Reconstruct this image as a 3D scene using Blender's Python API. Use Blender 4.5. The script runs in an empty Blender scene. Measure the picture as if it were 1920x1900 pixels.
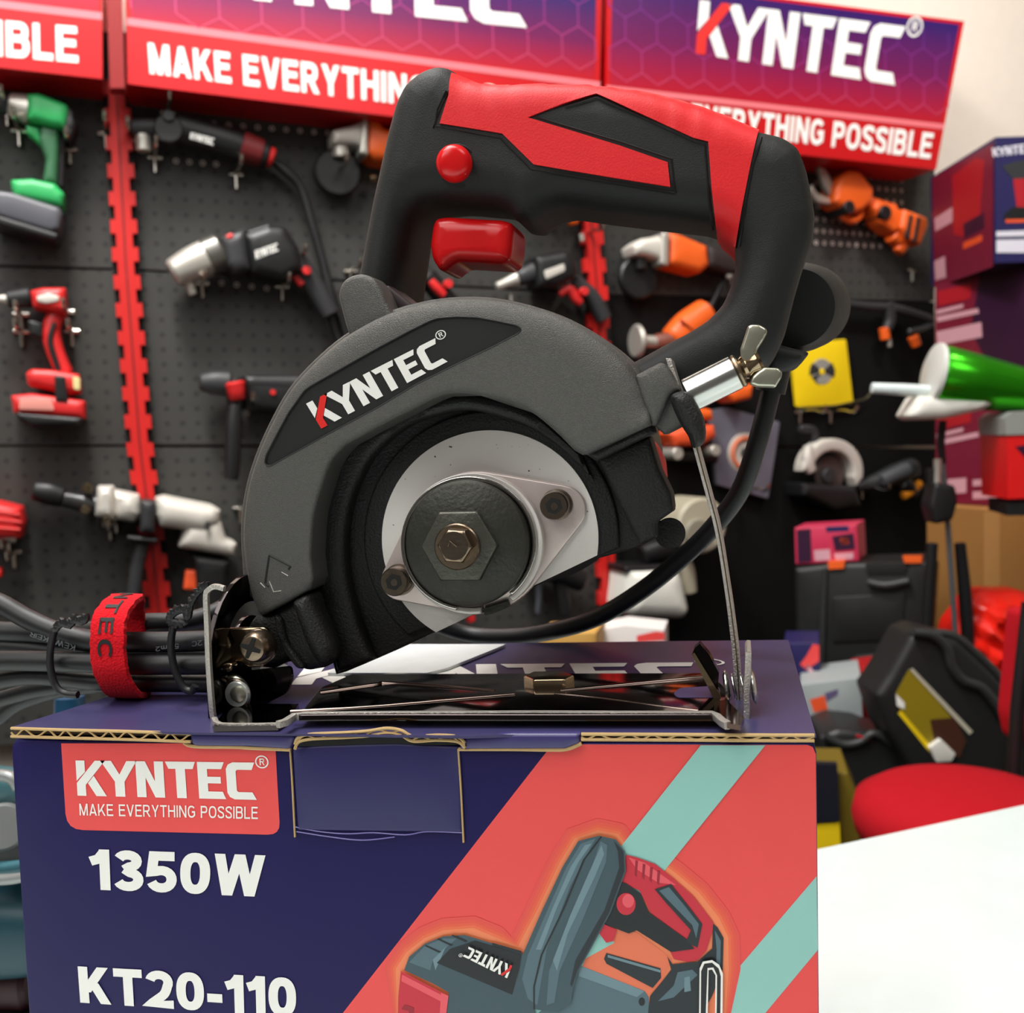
import bpy, math, random
import numpy as np
from mathutils import Vector
from mathutils.geometry import delaunay_2d_cdt
random.seed(4)
scn = bpy.context.scene
COL = scn.collection

# ------------------------------------------------------------------ camera
FPX, CX, CY = 1900.0, 960.0, 950.0
psi, th, rho = math.radians(12.75), math.radians(4), .03
CAM = np.array([0, 0, 1.0])
Fw = np.array([-math.sin(psi)*math.cos(th), math.cos(psi)*math.cos(th), -math.sin(th)])
R0 = np.array([math.cos(psi), math.sin(psi), 0.0])
U0 = np.cross(R0, Fw)
Rt = math.cos(rho)*R0 - math.sin(rho)*U0
Up = math.cos(rho)*U0 + math.sin(rho)*R0
from mathutils import Matrix
cam_d = bpy.data.cameras.new('camera')
cam = bpy.data.objects.new('camera', cam_d); COL.objects.link(cam)
M = Matrix.Identity(4)
for i in range(3):
    M[i][0], M[i][1], M[i][2], M[i][3] = Rt[i], Up[i], -Fw[i], CAM[i]
cam.matrix_world = M
cam_d.sensor_fit = 'HORIZONTAL'; cam_d.sensor_width = 36; cam_d.lens = 36*FPX/1920
cam_d.clip_start = .01; cam_d.clip_end = 60
cam_d.dof.use_dof = True; cam_d.dof.focus_distance = .262; cam_d.dof.aperture_fstop = 24.0
scn.camera = cam

# ------------------------------------------------------------------ world, lights, exposure
wd = bpy.data.worlds.new('world'); scn.world = wd; wd.use_nodes = True
wd.node_tree.nodes['Background'].inputs[0].default_value = (1.0, .95, .88, 1)
wd.node_tree.nodes['Background'].inputs[1].default_value = .16
def area(name, loc, target, size, power, color=(1, .995, .98), sy=None, spread=None):
    l = bpy.data.lights.new(name, 'AREA'); l.size = size; l.energy = power; l.color = color
    if sy: l.shape = 'RECTANGLE'; l.size_y = sy
    if spread: l.spread = spread
    o = bpy.data.objects.new(name, l); COL.objects.link(o); o.location = loc
    o.rotation_euler = (Vector(target)-Vector(loc)).to_track_quat('-Z', 'Y').to_euler()
    return o
area('ceiling_fill_light', (-.5, .1, 2.75), (-.2, .35, .9), 1.1, 36)
area('ceiling_fill_light', (-.9, -1.2, 2.6), (-.1, .3, .95), 1.6, 31)  # large soft fill, added behind the camera to brighten front faces
area('ceiling_fill_light', (1.1, -.3, 2.7), (0, .4, .9), .9, 12)
area('ceiling_track_light', (-.65, .75, 2.72), (-.75, 1.5, 1.3), .3, 18, (1, .98, .94), spread=2.0)
area('ceiling_track_light', (.75, 1.2, 2.72), (.55, 2.1, 1.9), .25, 6, (1, .98, .94), spread=1.6)
scn.view_settings.view_transform = 'Standard'; scn.view_settings.look = 'None'
scn.view_settings.exposure = -0.08; scn.view_settings.gamma = 1; scn.view_settings.use_curve_mapping = False
scn.cycles.use_denoising = True
scn.cycles.max_bounces = 6; scn.cycles.caustics_reflective = False; scn.cycles.caustics_refractive = False

# ------------------------------------------------------------------ geometry helpers
def nrm(v): v = np.array(v, float); return v/np.linalg.norm(v)
def ray(px, py): return Fw + (px-CX)/FPX*Rt - (py-CY)/FPX*Up
class Frame:
    """a real plane in the room; px() gives where a sight line meets it, n points to the viewer"""
    def __init__(s, P, U, V=(0, 0, 1)):
        s.P, s.U, s.V = np.array(P, float), nrm(U), nrm(V)
        s.n = nrm(np.cross(s.U, s.V))
    def uv(s, px, py, h=0):
        r = ray(px, py); P = s.P + s.n*h
        t = ((P-CAM)@s.n)/(r@s.n); q = CAM + r*t - P
        return (q@s.U, q@s.V)
    def w(s, u, v, h=0): return s.P + s.U*u + s.V*v + s.n*h
    def p(s, px, py, h=0):
        u, v = s.uv(px, py, h); return s.w(u, v, h)
    def mpp(s, px, py, h=0):
        return float((s.p(px, py, h)-CAM)@Fw)/FPX
def facing(px, py, d, yaw=0):
    """a vertical plane at distance d, roughly facing the viewer"""
    P = CAM + ray(px, py)*d
    a = psi*0 + math.radians(yaw)
    U = (math.cos(a), math.sin(a), 0)
    return Frame(P, U)

def srgb(c):
    return tuple((x/255/12.92 if x/255 <= .04045 else ((x/255+.055)/1.055)**2.4) for x in c)
MATS = {}
def mat(name, rgb, rough=.5, metal=0, bump=0, bscale=900, spec=.5, coat=0, vary=0, aniso=0, vscale=40, sheen=0, trans=0):
    if name in MATS: return MATS[name]
    m = bpy.data.materials.new(name); m.use_nodes = True; nt = m.node_tree; b = nt.nodes['Principled BSDF']
    c = srgb(rgb) + (1,)
    b.inputs['Base Color'].default_value = c; b.inputs['Roughness'].default_value = rough
    b.inputs['Metallic'].default_value = metal; b.inputs['Specular IOR Level'].default_value = spec
    b.inputs['Coat Weight'].default_value = coat; b.inputs['Anisotropic'].default_value = aniso
    b.inputs['Sheen Weight'].default_value = sheen; b.inputs['Transmission Weight'].default_value = trans
    tc = nt.nodes.new('ShaderNodeTexCoord')
    if bump:
        n = nt.nodes.new('ShaderNodeTexNoise'); n.inputs['Scale'].default_value = bscale; n.inputs['Detail'].default_value = 3
        bp = nt.nodes.new('ShaderNodeBump'); bp.inputs['Strength'].default_value = bump; bp.inputs['Distance'].default_value = .0006
        nt.links.new(tc.outputs['Object'], n.inputs['Vector']); nt.links.new(n.outputs['Fac'], bp.inputs['Height'])
        nt.links.new(bp.outputs[0], b.inputs['Normal'])
    n2 = nt.nodes.new('ShaderNodeTexNoise'); n2.inputs['Scale'].default_value = vscale; n2.inputs['Detail'].default_value = 4
    mx = nt.nodes.new('ShaderNodeMix'); mx.data_type = 'RGBA'
    v = vary if vary else .04
    mx.inputs[6].default_value = tuple(x*(1-v) for x in c[:3]) + (1,); mx.inputs[7].default_value = tuple(min(1, x*(1+v)) for x in c[:3]) + (1,)
    nt.links.new(tc.outputs['Object'], n2.inputs['Vector']); nt.links.new(n2.outputs['Fac'], mx.inputs[0]); nt.links.new(mx.outputs[2], b.inputs['Base Color'])
    MATS[name] = m; return m

def mk(name, V, F, m, parent=None, smooth=True, angle=35, loc=None):
    V = np.array(V, float)
    if parent is not None and loc is not None: L = np.array(loc)
    elif parent is not None: L = np.array(parent['_loc'])
    else: L = np.array(loc) if loc is not None else np.array([V[:, 0].mean(), V[:, 1].mean(), V[:, 2].min()])
    me = bpy.data.meshes.new(name)
    me.from_pydata([tuple(v) for v in (V-L)], [], [tuple(int(i) for i in f) for f in F]); me.validate()
    me.materials.append(m)
    if smooth:
        me.polygons.foreach_set('use_smooth', [True]*len(me.polygons)); me.set_sharp_from_angle(angle=math.radians(angle))
    o = bpy.data.objects.new(name, me); COL.objects.link(o)
    if parent is not None:
        o.parent = parent; o.location = tuple(L-np.array(parent['_loc']))
    else: o.location = tuple(L)
    o['_loc'] = tuple(float(x) for x in L)
    return o
def tag(o, label=None, cat=None, group=None, kind=None):
    if label: o['label'] = label
    if cat: o['category'] = cat
    if group: o['group'] = group
    if kind: o['kind'] = kind
    return o
def thing(name, label, cat, loc, group=None):
    o = bpy.data.objects.new(name, None); COL.objects.link(o); o.empty_display_size = .01
    o.location = tuple(float(x) for x in loc); o['_loc'] = tuple(float(x) for x in loc)
    return tag(o, label, cat, group)

def circ(cx, cy, rx, ry=None, n=48, a0=0, a1=360):
    ry = rx if ry is None else ry
    full = abs(a1-a0) >= 360
    k = n if full else n+1
    return [(cx+rx*math.cos(math.radians(a0+(a1-a0)*i/n)), cy+ry*math.sin(math.radians(a0+(a1-a0)*i/n))) for i in range(k)]
def rnd(pts, r=6, n=4):
    out = []; N = len(pts)
    for i in range(N):
        p0, p1, p2 = np.array(pts[i-1], float), np.array(pts[i], float), np.array(pts[(i+1) % N], float)
        a, b = p0-p1, p2-p1; la, lb = np.linalg.norm(a), np.linalg.norm(b)
        rr = min(r, la*.45, lb*.45)
        A, B = p1+a/la*rr, p1+b/lb*rr
        for k in range(n+1):
            t = k/n; out.append(tuple((1-t)**2*A+2*t*(1-t)*p1+t*t*B))
    return out
def cr(pts, n=8, closed=False):
    P = [np.array(p, float) for p in pts]; N = len(P); out = []
    rng = range(N) if closed else range(N-1)
    for i in rng:
        if closed: a, b, c, d = P[(i-1) % N], P[i], P[(i+1) % N], P[(i+2) % N]
        else: a, b, c, d = P[max(i-1, 0)], P[i], P[i+1], P[min(i+2, N-1)]
        for k in range(n):
            t = k/n
            out.append(.5*((2*b)+(-a+c)*t+(2*a-5*b+4*c-d)*t*t+(-a+3*b-3*c+d)*t**3))
    if not closed: out.append(P[-1])
    return out
def z(ox, oy, s, pts): return [(ox+x/s, oy+y/s) for x, y in pts]
def inside(Q, loops):
    Q = np.asarray(Q); r = np.zeros(len(Q), bool)
    for L in loops:
        L = np.asarray(L); A, B = L, np.roll(L, -1, 0)
        for (x0, y0), (x1, y1) in zip(A, B):
            if y0 == y1: continue
            c = ((y0 > Q[:, 1]) != (y1 > Q[:, 1])) & (Q[:, 0] < (x1-x0)*(Q[:, 1]-y0)/(y1-y0)+x0)
            r ^= c
    return r
def dist(Q, loops):
    Q = np.asarray(Q); best = np.full(len(Q), 1e9)
    for L in loops:
        L = np.asarray(L); A, B = L, np.roll(L, -1, 0)
        for a, b in zip(A, B):
            ab = b-a; l2 = ab@ab
            if l2 == 0: continue
            t = np.clip(((Q-a)@ab)/l2, 0, 1)
            best = np.minimum(best, np.hypot(*(Q-(a+t[:, None]*ab)).T))
    return best
def resamp(L, s):
    L = np.asarray(L); out = []
    for a, b in zip(L, np.roll(L, -1, 0)):
        d = np.linalg.norm(b-a)
        if d < 1e-9: continue
        k = max(1, int(math.ceil(d/s)))
        for i in range(k): out.append(a+(b-a)*i/k)
    return np.array(out)
def slab_uv(name, fr, loops, h, thick, m, parent=None, bevel=0, grid=0, hfun=None, both=False, angle=35, step=None, loc=None):
    """solid with the outline `loops` (metres in fr), front at h, going back by thick; rounded or shaped front"""
    loops = [np.asarray(L, float) for L in loops]
    if step is None and (bevel or grid): step = max(bevel*.6, grid*.9, .0004) if bevel else grid
    if step: loops = [resamp(L, step) for L in loops]
    pts = []; edges = []
    for L in loops:
        k = len(pts); pts += [tuple(q) for q in L]; edges += [(k+i, k+(i+1) % len(L)) for i in range(len(L))]
    nb = len(pts); extra = []
    if bevel:
        for L in loops:
            T = np.roll(L, -1, 0)-np.roll(L, 1, 0); T /= np.maximum(np.hypot(*T.T), 1e-12)[:, None]
            N = np.stack([-T[:, 1], T[:, 0]], 1)
            ok = inside(L+N*bevel*.02, loops); N[~ok] *= -1
            for f in ((.06, .22, .5, .95) if bevel > .003 else (.12, .45, .98)):
                Q = L+N*bevel*f
                g = inside(Q, loops) & (dist(Q, loops) > bevel*f*.94)
                extra.append(Q[g])
    if grid:
        A = np.concatenate(loops); lo, hi = A.min(0), A.max(0)
        X, Y = np.meshgrid(np.arange(lo[0], hi[0], grid), np.arange(lo[1], hi[1], grid)); Y = Y+0*X
        Q = np.stack([X.ravel(), Y.ravel()], 1); Q = Q[inside(Q, loops)]
        Q = Q[dist(Q, loops) > max(bevel*1.02, grid*.5)]; extra.append(Q)
    if extra:
        E_ = np.concatenate(extra); pts += [tuple(q) for q in E_]
    vo, eo, fo, _, _, _ = delaunay_2d_cdt([Vector((float(a)*1e3, float(b)*1e3)) for a, b in pts], edges, [], 0, 1e-6)
    V2 = np.array([(v[0], v[1]) for v in vo])/1e3
    F2 = [f for f in fo]
    cen = np.array([V2[list(f)].mean(0) for f in F2]); keep = inside(cen, loops)
    F2 = [list(f) for f, k in zip(F2, keep) if k]
    hh = np.zeros(len(V2))
    if bevel and hfun is None:
        d = np.minimum(dist(V2, loops), bevel); hh = -bevel+np.sqrt(np.maximum(bevel**2-(bevel-d)**2, 0))
    if hfun is not None: hh = hfun(V2, loops)
    fz = h+hh
    n0 = len(V2)
    bz = (2*(h-thick)-fz+0) if both else np.full(n0, h-thick)
    if both: bz = (h-thick)-hh
    W = np.concatenate([fr.P+np.outer(V2[:, 0], fr.U)+np.outer(V2[:, 1], fr.V)+np.outer(fz, fr.n),
                        fr.P+np.outer(V2[:, 0], fr.U)+np.outer(V2[:, 1], fr.V)+np.outer(bz, fr.n)])
    # front faces ccw
    F = []; cnt = {}
    for f in F2:
        a, b, c = V2[f[0]], V2[f[1]], V2[f[2]]
        if (b[0]-a[0])*(c[1]-a[1])-(b[1]-a[1])*(c[0]-a[0]) < 0: f = f[::-1]
        F.append(f)
        for i in range(len(f)):
            e = (f[i], f[(i+1) % len(f)]); cnt[e] = 1
    back = [[i+n0 for i in f[::-1]] for f in F]
    side = [[b, a, a+n0, b+n0] for (a, b) in cnt if (b, a) not in cnt]
    return mk(name, W, F+back+side, m, parent, True, angle, loc)
def slab(name, fr, loops, h, thick, m, parent=None, **k):
    if not isinstance(loops[0][0], (list, tuple, np.ndarray)): loops = [loops]
    return slab_uv(name, fr, [[fr.uv(x, y, h) for x, y in L] for L in loops], h, thick, m, parent, **k)
def slab_at(name, fr, loops, hb, front, thick, m, parent=None, **k):
    """like slab, outline met at height hb (where the bevel ends), front face at `front`"""
    if not isinstance(loops[0][0], (list, tuple, np.ndarray)): loops = [loops]
    return slab_uv(name, fr, [[fr.uv(x, y, hb) for x, y in L] for L in loops], front, thick, m, parent, **k)

def perp(d):
    d = nrm(d); a = np.array([0, 0, 1.0]) if abs(d[2]) < .9 else np.array([1.0, 0, 0])
    x = nrm(np.cross(a, d)); return x, np.cross(d, x)
def lathe(name, p0, p1, prof, m, parent=None, seg=40, angle=35, loc=None):
    """prof: (t along p0->p1 in 0..1, radius m)"""
    p0, p1 = np.array(p0), np.array(p1); x, y = perp(p1-p0)
    V = []; F = []
    for t, r in prof:
        c = p0+(p1-p0)*t
        for i in range(seg):
            a = 2*math.pi*i/seg; V.append(c+(x*math.cos(a)+y*math.sin(a))*max(r, 1e-5))
    for k in range(len(prof)-1):
        for i in range(seg):
            j = (i+1) % seg; F.append((k*seg+i, k*seg+j, (k+1)*seg+j, (k+1)*seg+i))
    F.append(tuple(range(seg))[::-1]); F.append(tuple((len(prof)-1)*seg+i for i in range(seg)))
    return mk(name, V, F, m, parent, True, angle, loc)
def cyl(name, p0, p1, r, m, parent=None, bev=.06, seg=40, r2=None):
    r2 = r if r2 is None else r2; L = np.linalg.norm(np.array(p1)-np.array(p0)); b = r*bev; t = min(b/L, .4)
    return lathe(name, p0, p1, [(0, r-b), (t, r), (1-t, r2), (1, r2-b)], m, parent, seg)
def tube(name, pts, rad, m, parent=None, seg=14, closed=False, sx=1, sy=1, up=None, sq=2, caps=True, angle=40, loc=None):
    P = [np.array(p, float) for p in pts]; N = len(P)
    rad = [rad]*N if np.isscalar(rad) else list(rad)
    V = []; F = []; prev = None
    for i in range(N):
        a = P[(i-1) % N] if (closed or i > 0) else P[i]; b = P[(i+1) % N] if (closed or i < N-1) else P[i]
        d = nrm(b-a)
        if up is not None:
            x = nrm(np.cross(np.array(up), d)); y = np.cross(d, x)
        elif prev is None: x, y = perp(d)
        else: x = nrm(prev-(prev@d)*d); y = np.cross(d, x)
        prev = x
        for k in range(seg):
            t = 2*math.pi*k/seg; c, s = math.cos(t), math.sin(t)
            e = 2/sq; c = math.copysign(abs(c)**e, c); s = math.copysign(abs(s)**e, s)
            V.append(P[i]+x*c*rad[i]*sx+y*s*rad[i]*sy)
    for i in range(N if closed else N-1):
        j = (i+1) % N
        for k in range(seg):
            l = (k+1) % seg; F.append((i*seg+k, i*seg+l, j*seg+l, j*seg+k))
    if not closed and caps: F.append(tuple(range(seg))[::-1]); F.append(tuple((N-1)*seg+k for k in range(seg)))
    return mk(name, V, F, m, parent, True, angle, loc)
def bar(name, fr, pr, h, m, parent=None, n=5, flat=1, sq=2.4, seg=16, endround=True):
    """a rounded limb through (px, py, radius px) stations lying at height h over the plane"""
    C = cr([(x, y, r) for x, y, r in pr], n) if len(pr) > 2 else [np.array(p, float)*(1-t)+np.array(q, float)*t for p, q in [pr] for t in (0, .5, 1)]
    if endround:
        a, b = C[0], C[-1]
        da = (C[0]-C[1])[:2]; da = da/max(np.hypot(*da), 1e-6); db = (C[-1]-C[-2])[:2]; db = db/max(np.hypot(*db), 1e-6)
        C = [np.array([a[0]+da[0]*a[2]*.18, a[1]+da[1]*a[2]*.18, a[2]*.8])]+list(C)+[np.array([b[0]+db[0]*b[2]*.18, b[1]+db[1]*b[2]*.18, b[2]*.8])]
    P = [fr.p(c[0], c[1], h) for c in C]; R = [max(c[2], .3)*fr.mpp(c[0], c[1], h) for c in C]
    return tube(name, P, R, m, parent, seg, sx=1, sy=flat, up=fr.n, sq=sq)
def quadmap(fr, q, h):
    q = [np.array(p, float) for p in q]   # TL TR BR BL in px
    def f(s, t):
        a = q[0]*(1-s)+q[1]*s; b = q[3]*(1-s)+q[2]*s; p = b*(1-t)+a*t
        return fr.uv(p[0], p[1], h)
    return f
def flat2(name, fr, V2, F, h, m, parent, lift=.00012):
    V2 = np.array(V2); n = len(V2)
    W = fr.P+np.outer(V2[:, 0], fr.U)+np.outer(V2[:, 1], fr.V)+fr.n*(h+lift)
    return mk(name, W, F, m, parent, False)
def ell(cx, cy, rx, ry, a0, a1, n=10, e=2.4):
    o = []
    for i in range(n+1):
        a = math.radians(a0+(a1-a0)*i/n); c, q = math.cos(a), math.sin(a)
        o.append((cx+rx*math.copysign(abs(c)**(2/e), c), cy+ry*math.copysign(abs(q)**(2/e), q)))
    return o
def glyph(ch, w):
    """strokes (s) and slanted bars cut level at both ends (d) of one letter, cap height 1"""
    h = w/2; a = h*1.1; T = 1-h; B = h; G = []
    s = lambda *p: G.append(('s', list(p))); d = lambda *p: G.append(('d', p))
    if ch == 'I': s((h, 0), (h, 1)); return w, G
    if ch == ' ': return .3, G
    if ch == '-': s((0, .36), (.36, .36)); return .36, G
    if ch == '1': s((.44-h, 0), (.44-h, 1)); s((.02, .70), (.2, .76), (.44-h, .97)); return .44, G
    if ch == 'A': d(a, 0, .39, 1); d(.78-a, 0, .39, 1); s((.2, .26), (.58, .26)); return .78, G
    if ch == 'V': d(a, 1, .38, 0); d(.76-a, 1, .38, 0); return .76, G
    if ch == 'W': d(a, 1, .31, 0); d(.31, 0, .56, 1); d(.56, 1, .81, 0); d(.81, 0, 1.12-a, 1); return 1.12, G
    if ch == 'M': s((h, 0), (h, 1)); s((.86-h, 0), (.86-h, 1)); d(h+a*.3, 1, .43, 0); d(.86-h-a*.3, 1, .43, 0); return .86, G
    if ch == 'N': s((h, 0), (h, 1)); s((.74-h, 0), (.74-h, 1)); d(h, 1, .74-h, 0); return .74, G
    if ch == 'K': s((h, 0), (h, 1)); d(.72-a*1.1, 1, .14, .30); d(.34, .56, .76-a*1.1, 0); return .76, G
    if ch == 'Y': d(a, 1, .37, .40); d(.74-a, 1, .37, .40); s((.37, 0), (.37, .46)); return .74, G
    if ch == 'H': s((h, 0), (h, 1)); s((.72-h, 0), (.72-h, 1)); s((h, .53), (.72-h, .53)); return .72, G
    if ch == 'T': s((0, T), (.68, T)); s((.34, 0), (.34, 1-h)); return .68, G
    if ch == 'L': s((h, 1), (h, B), (.6, B)); return .6, G
    if ch == 'E': s((.64, T), (h, T), (h, B), (.66, B)); s((h, .53), (.6, .53)); return .66, G
    if ch in 'O0': 
        W_ = .78 if ch == 'O' else .66; G.append(('c', ell(W_/2, .5, W_/2-h, .5-h, 0, 360, 32)[:-1])); return W_, G
    if ch in 'PRB':
        m = .47 if ch != 'B' else .53; xe = .68-h; r = (T-m)/2; s((h, 0), (h, 1))
        s((h, T), (xe-r*.9, T), *ell(xe-r*.9, (T+m)/2, r*.9, r, 88, -88, 8), (xe-r*.9, m), (h, m))
        if ch == 'R': d(.36, m, .74-a, 0); return .74, G
        if ch == 'B': r = (m-B)/2; s((h, m), (xe-r*.8, m), *ell(xe-r*.8, (B+m)/2, r*.95, r, 88, -88, 8), (xe-r*.8, B), (h, B)); return .72, G
        return .69, G
    if ch == 'S':
        s(*cr([(.62-h*.6, .74), (.55, T-.04), (.33, T), (.12+h*.4, T-.06), (h*1.05, .735), (.16+h*.4, .59), (.36, .51), (.54-h*.2, .42), (.66-h*1.05, .26), (.54, B+.05), (.34, B), (.12, B+.05), (h*.7, .28)], 4)); return .66, G
    if ch == 'G':
        s(*[tuple(p) for p in ell(.39, .5, .39-h, .5-h, 38, 318, 20)], (.76-h, .22), (.76-h, .48), (.42, .48)); return .76, G
    L_ = lambda P: [tuple(p) for p in P]
    if ch == '2': s(*L_(ell(.33, .69, .33-h, .31-h, 168, -28, 12, 2.1)), *L_(cr([(.33+(.33-h)*.86, .56), (.44, .38), (.26, .22), (.13, B)], 4))[1:], (.66, B)); return .66, G
    if ch == '3':
        s(*L_(ell(.32, .74, .31-h, .26-h, 160, -80, 12, 2.1)), (.24, .52)); s((.24, .54), *L_(ell(.32, .285, .34-h, .285-h, 80, -160, 14, 2.1))); return .66, G
    if ch == '5': s((.61, T), (.16, T), (.11, .50), *L_(ell(.32, .325, .34-h, .325-h, 118, -160, 16, 2.1))); return .66, G
    if ch == 'C': s(*[tuple(p) for p in ell(.39, .5, .39-h, .5-h, 38, 322, 20)]); return .74, G
    if ch == 'm': s((h, 0), (h, .7)); s((h, .58), (.3, .66), (.42, .5), (.42, 0)); s((.42, .5), (.55, .66), (.74, .5), (.74, 0)); return .8, G
    s((h, 0), (h, 1)); return w, G
def strip(P, w, closed=False):
    P = [np.array(p, float) for p in P]; Q = [P[0]]
    for p in P[1:]:
        if np.hypot(*(p-Q[-1])) > 1e-3: Q.append(p)
    P = Q; N = len(P); V = []; F = []
    for i in range(N):
        d0 = P[i]-P[i-1] if (i or closed) else P[1]-P[0]; d1 = P[(i+1) % N]-P[i] if (i < N-1 or closed) else P[-1]-P[-2]
        d0 = d0/np.hypot(*d0); d1 = d1/np.hypot(*d1); n0 = np.array([-d0[1], d0[0]]); n1 = np.array([-d1[1], d1[0]])
        m_ = n0+n1; l = np.hypot(*m_); m_ = m_/l if l > 1e-6 else n0; k = min(1/max(m_@n0, .3), 2.2)
        V += [P[i]+m_*k*w/2, P[i]-m_*k*w/2]
    for i in range(N if closed else N-1): j = (i+1) % N; F.append((2*i+1, 2*j+1, 2*j, 2*i))
    return V, F
def glyph_mesh(ch, weight):
    adv, G = glyph(ch, weight); Q = []
    for g_ in G:
        if g_[0] == 'd':
            x0, y0, x1, y1 = g_[1]; a = weight/2*math.hypot(x1-x0, y1-y0)/abs(y1-y0)
            Q.append([(x0-a, y0), (x0+a, y0), (x1+a, y1), (x1-a, y1)])
        else:
            v, f = strip(g_[1], weight, g_[0] == 'c'); Q += [[tuple(v[k]) for k in t] for t in f]
    if not Q: return adv, [], []
    Q = [[(float(x), float(min(max(y, 0), 1))) for x, y in q] for q in Q]
    pts = [p for q in Q for p in q]; ed = [(4*k+i, 4*k+(i+1) % 4) for k in range(len(Q)) for i in range(4)]
    vo, eo, fo, _, _, _ = delaunay_2d_cdt([Vector((x*100, y*100)) for x, y in pts], ed, [], 0, 1e-4)
    V = np.array([(v[0], v[1]) for v in vo])/100; cen = np.array([V[list(f)].mean(0) for f in fo]); k = np.zeros(len(cen), bool)
    for q in Q: k |= inside(cen, [q])
    F = []
    for f, g in zip(fo, k):
        if g:
            f = list(f); a, b, c = V[f[0]], V[f[1]], V[f[2]]
            if (b[0]-a[0])*(c[1]-a[1])-(b[1]-a[1])*(c[0]-a[0]) < 0: f = f[::-1]
            F.append(f)
    return adv, [tuple(v) for v in V], F
def text_uv(s, weight, gap):
    V = []; F = []; x = 0
    for ch in s:
        adv, v, f = glyph_mesh(ch, weight); b = len(V); V += [(x+p[0], p[1]) for p in v]; F += [tuple(b+i for i in t) for t in f]; x += adv+gap
    return [(p[0]/(x-gap), p[1]) for p in V], F
def text(name, s, fr, q, h, m, parent, weight=.24, gap=.1):
    V, F = text_uv(s, weight, gap); fq = quadmap(fr, q, h)
    return flat2(name, fr, [fq(*p) for p in V], F, h, m, parent)
GL = {
 'k1': [(0, 1), (.23, 1), (.23, .68), (0, .42)], 'k2': [(0, 0), (.23, 0), (.23, .31), (.76, 1), (.5, 1), (0, .36)],
 'k3': [(.29, .36), (.45, .57), (.76, 0), (.49, 0)],
 'y': [(.64, 1), (.92, 1), (1.12, .62), (1.32, 1), (1.58, 1), (1.24, .42), (1.24, 0), (.99, 0), (.99, .42)],
 'n': [(1.55, 0), (1.55, 1), (1.8, 1), (2.03, .45), (2.03, 1), (2.27, 1), (2.27, 0), (2.02, 0), (1.79, .55), (1.79, 0)],
 't': [(2.32, 1), (3.1, 1), (3.03, .8), (2.83, .8), (2.83, 0), (2.58, 0), (2.58, .8), (2.4, .8)],
 'e': [(3.15, 1), (3.85, 1), (3.77, .81), (3.4, .81), (3.4, .6), (3.74, .6), (3.74, .42), (3.4, .42), (3.4, .2), (3.77, .2), (3.85, 0), (3.15, 0)],
 'c': [(4.07, 1), (4.64, 1), (4.56, .8), (4.18, .8), (4.14, .76), (4.14, .24), (4.18, .2), (4.54, .2), (4.64, 0), (4.07, 0), (3.95, .06), (3.89, .18), (3.89, .82), (3.95, .94)]}
def brand(fr, q, h, m, parent, mk2=None, reg=True, only='knytec123', name='brand_lettering'):
    f = quadmap(fr, q, h); V = []; F = []; V_r = []; F_r = []
    for k, P in GL.items():
        if k[0] not in only: continue
        D, E_ = (V_r, F_r) if (k == 'k2' and mk2) else (V, F)
        b = len(D); D += [f(x/4.64, y) for x, y in P]; E_.append(tuple(range(b, b+len(P)))[::-1] if False else tuple(range(b, b+len(P))))
    if reg:
        cx, cy = 4.84, 1.02
        for r0, r1 in ((.14, .175),):
            n = 24; b = len(V)
            for i in range(n):
                a = 2*math.pi*i/n; V += [f((cx+r0*math.cos(a))/4.64, cy+r0*math.sin(a)), f((cx+r1*math.cos(a))/4.64, cy+r1*math.sin(a))]
            F += [(b+2*i, b+2*i+1, b+2*((i+1) % n)+1, b+2*((i+1) % n)) for i in range(n)]
        R_ = [[(-.06, -.09), (-.03, -.09), (-.03, .09), (-.06, .09)], [(-.03, .06), (.05, .06), (.05, .09), (-.03, .09)],
              [(.03, 0), (.06, 0), (.06, .08), (.03, .08)], [(-.03, -.01), (.05, -.01), (.05, .02), (-.03, .02)], [(0, -.01), (.03, -.01), (.07, -.09), (.04, -.09)]]
        for P in R_:
            b = len(V); V += [f((cx+x)/4.64, cy+y) for x, y in P]; F.append(tuple(range(b, b+len(P))))
    o = flat2(name, fr, V, F, h, m, parent)
    if mk2 and F_r: flat2('brand_lettering', fr, V_r, F_r, h, mk2, parent)
    return o
def patch(name, fr, pts, h, m, parent, lift=.0001):
    """flat print on a surface"""
    V2 = [fr.uv(x, y, h) for x, y in pts]
    vo, eo, fo, _, _, _ = delaunay_2d_cdt([Vector((a*1e3, b*1e3)) for a, b in V2], [(i, (i+1) % len(V2)) for i in range(len(V2))], [], 0, 1e-6)
    Q = np.array([(v[0], v[1]) for v in vo])/1e3; F = []
    cen = np.array([Q[list(f)].mean(0) for f in fo]); k = inside(cen, [V2])
    for f, g in zip(fo, k):
        if g:
            f = list(f); a, b, c = Q[f[0]], Q[f[1]], Q[f[2]]
            if (b[0]-a[0])*(c[1]-a[1])-(b[1]-a[1])*(c[0]-a[0]) < 0: f = f[::-1]
            F.append(f)
    return flat2(name, fr, Q, F, h, m, parent, lift)
def hexa(name, c8, m, parent=None, loc=None):
    """c8: bottom 4 then top 4, matching order"""
    return mk(name, c8, [(3, 2, 1, 0), (4, 5, 6, 7), (0, 1, 5, 4), (1, 2, 6, 5), (2, 3, 7, 6), (3, 0, 4, 7)], m, parent, False, loc=loc)
def box(name, lo, hi, m, parent=None, loc=None):
    (a, b, c), (d, e, f) = lo, hi
    return hexa(name, [(a, b, c), (d, b, c), (d, e, c), (a, e, c), (a, b, f), (d, b, f), (d, e, f), (a, e, f)], m, parent, loc)

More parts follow.
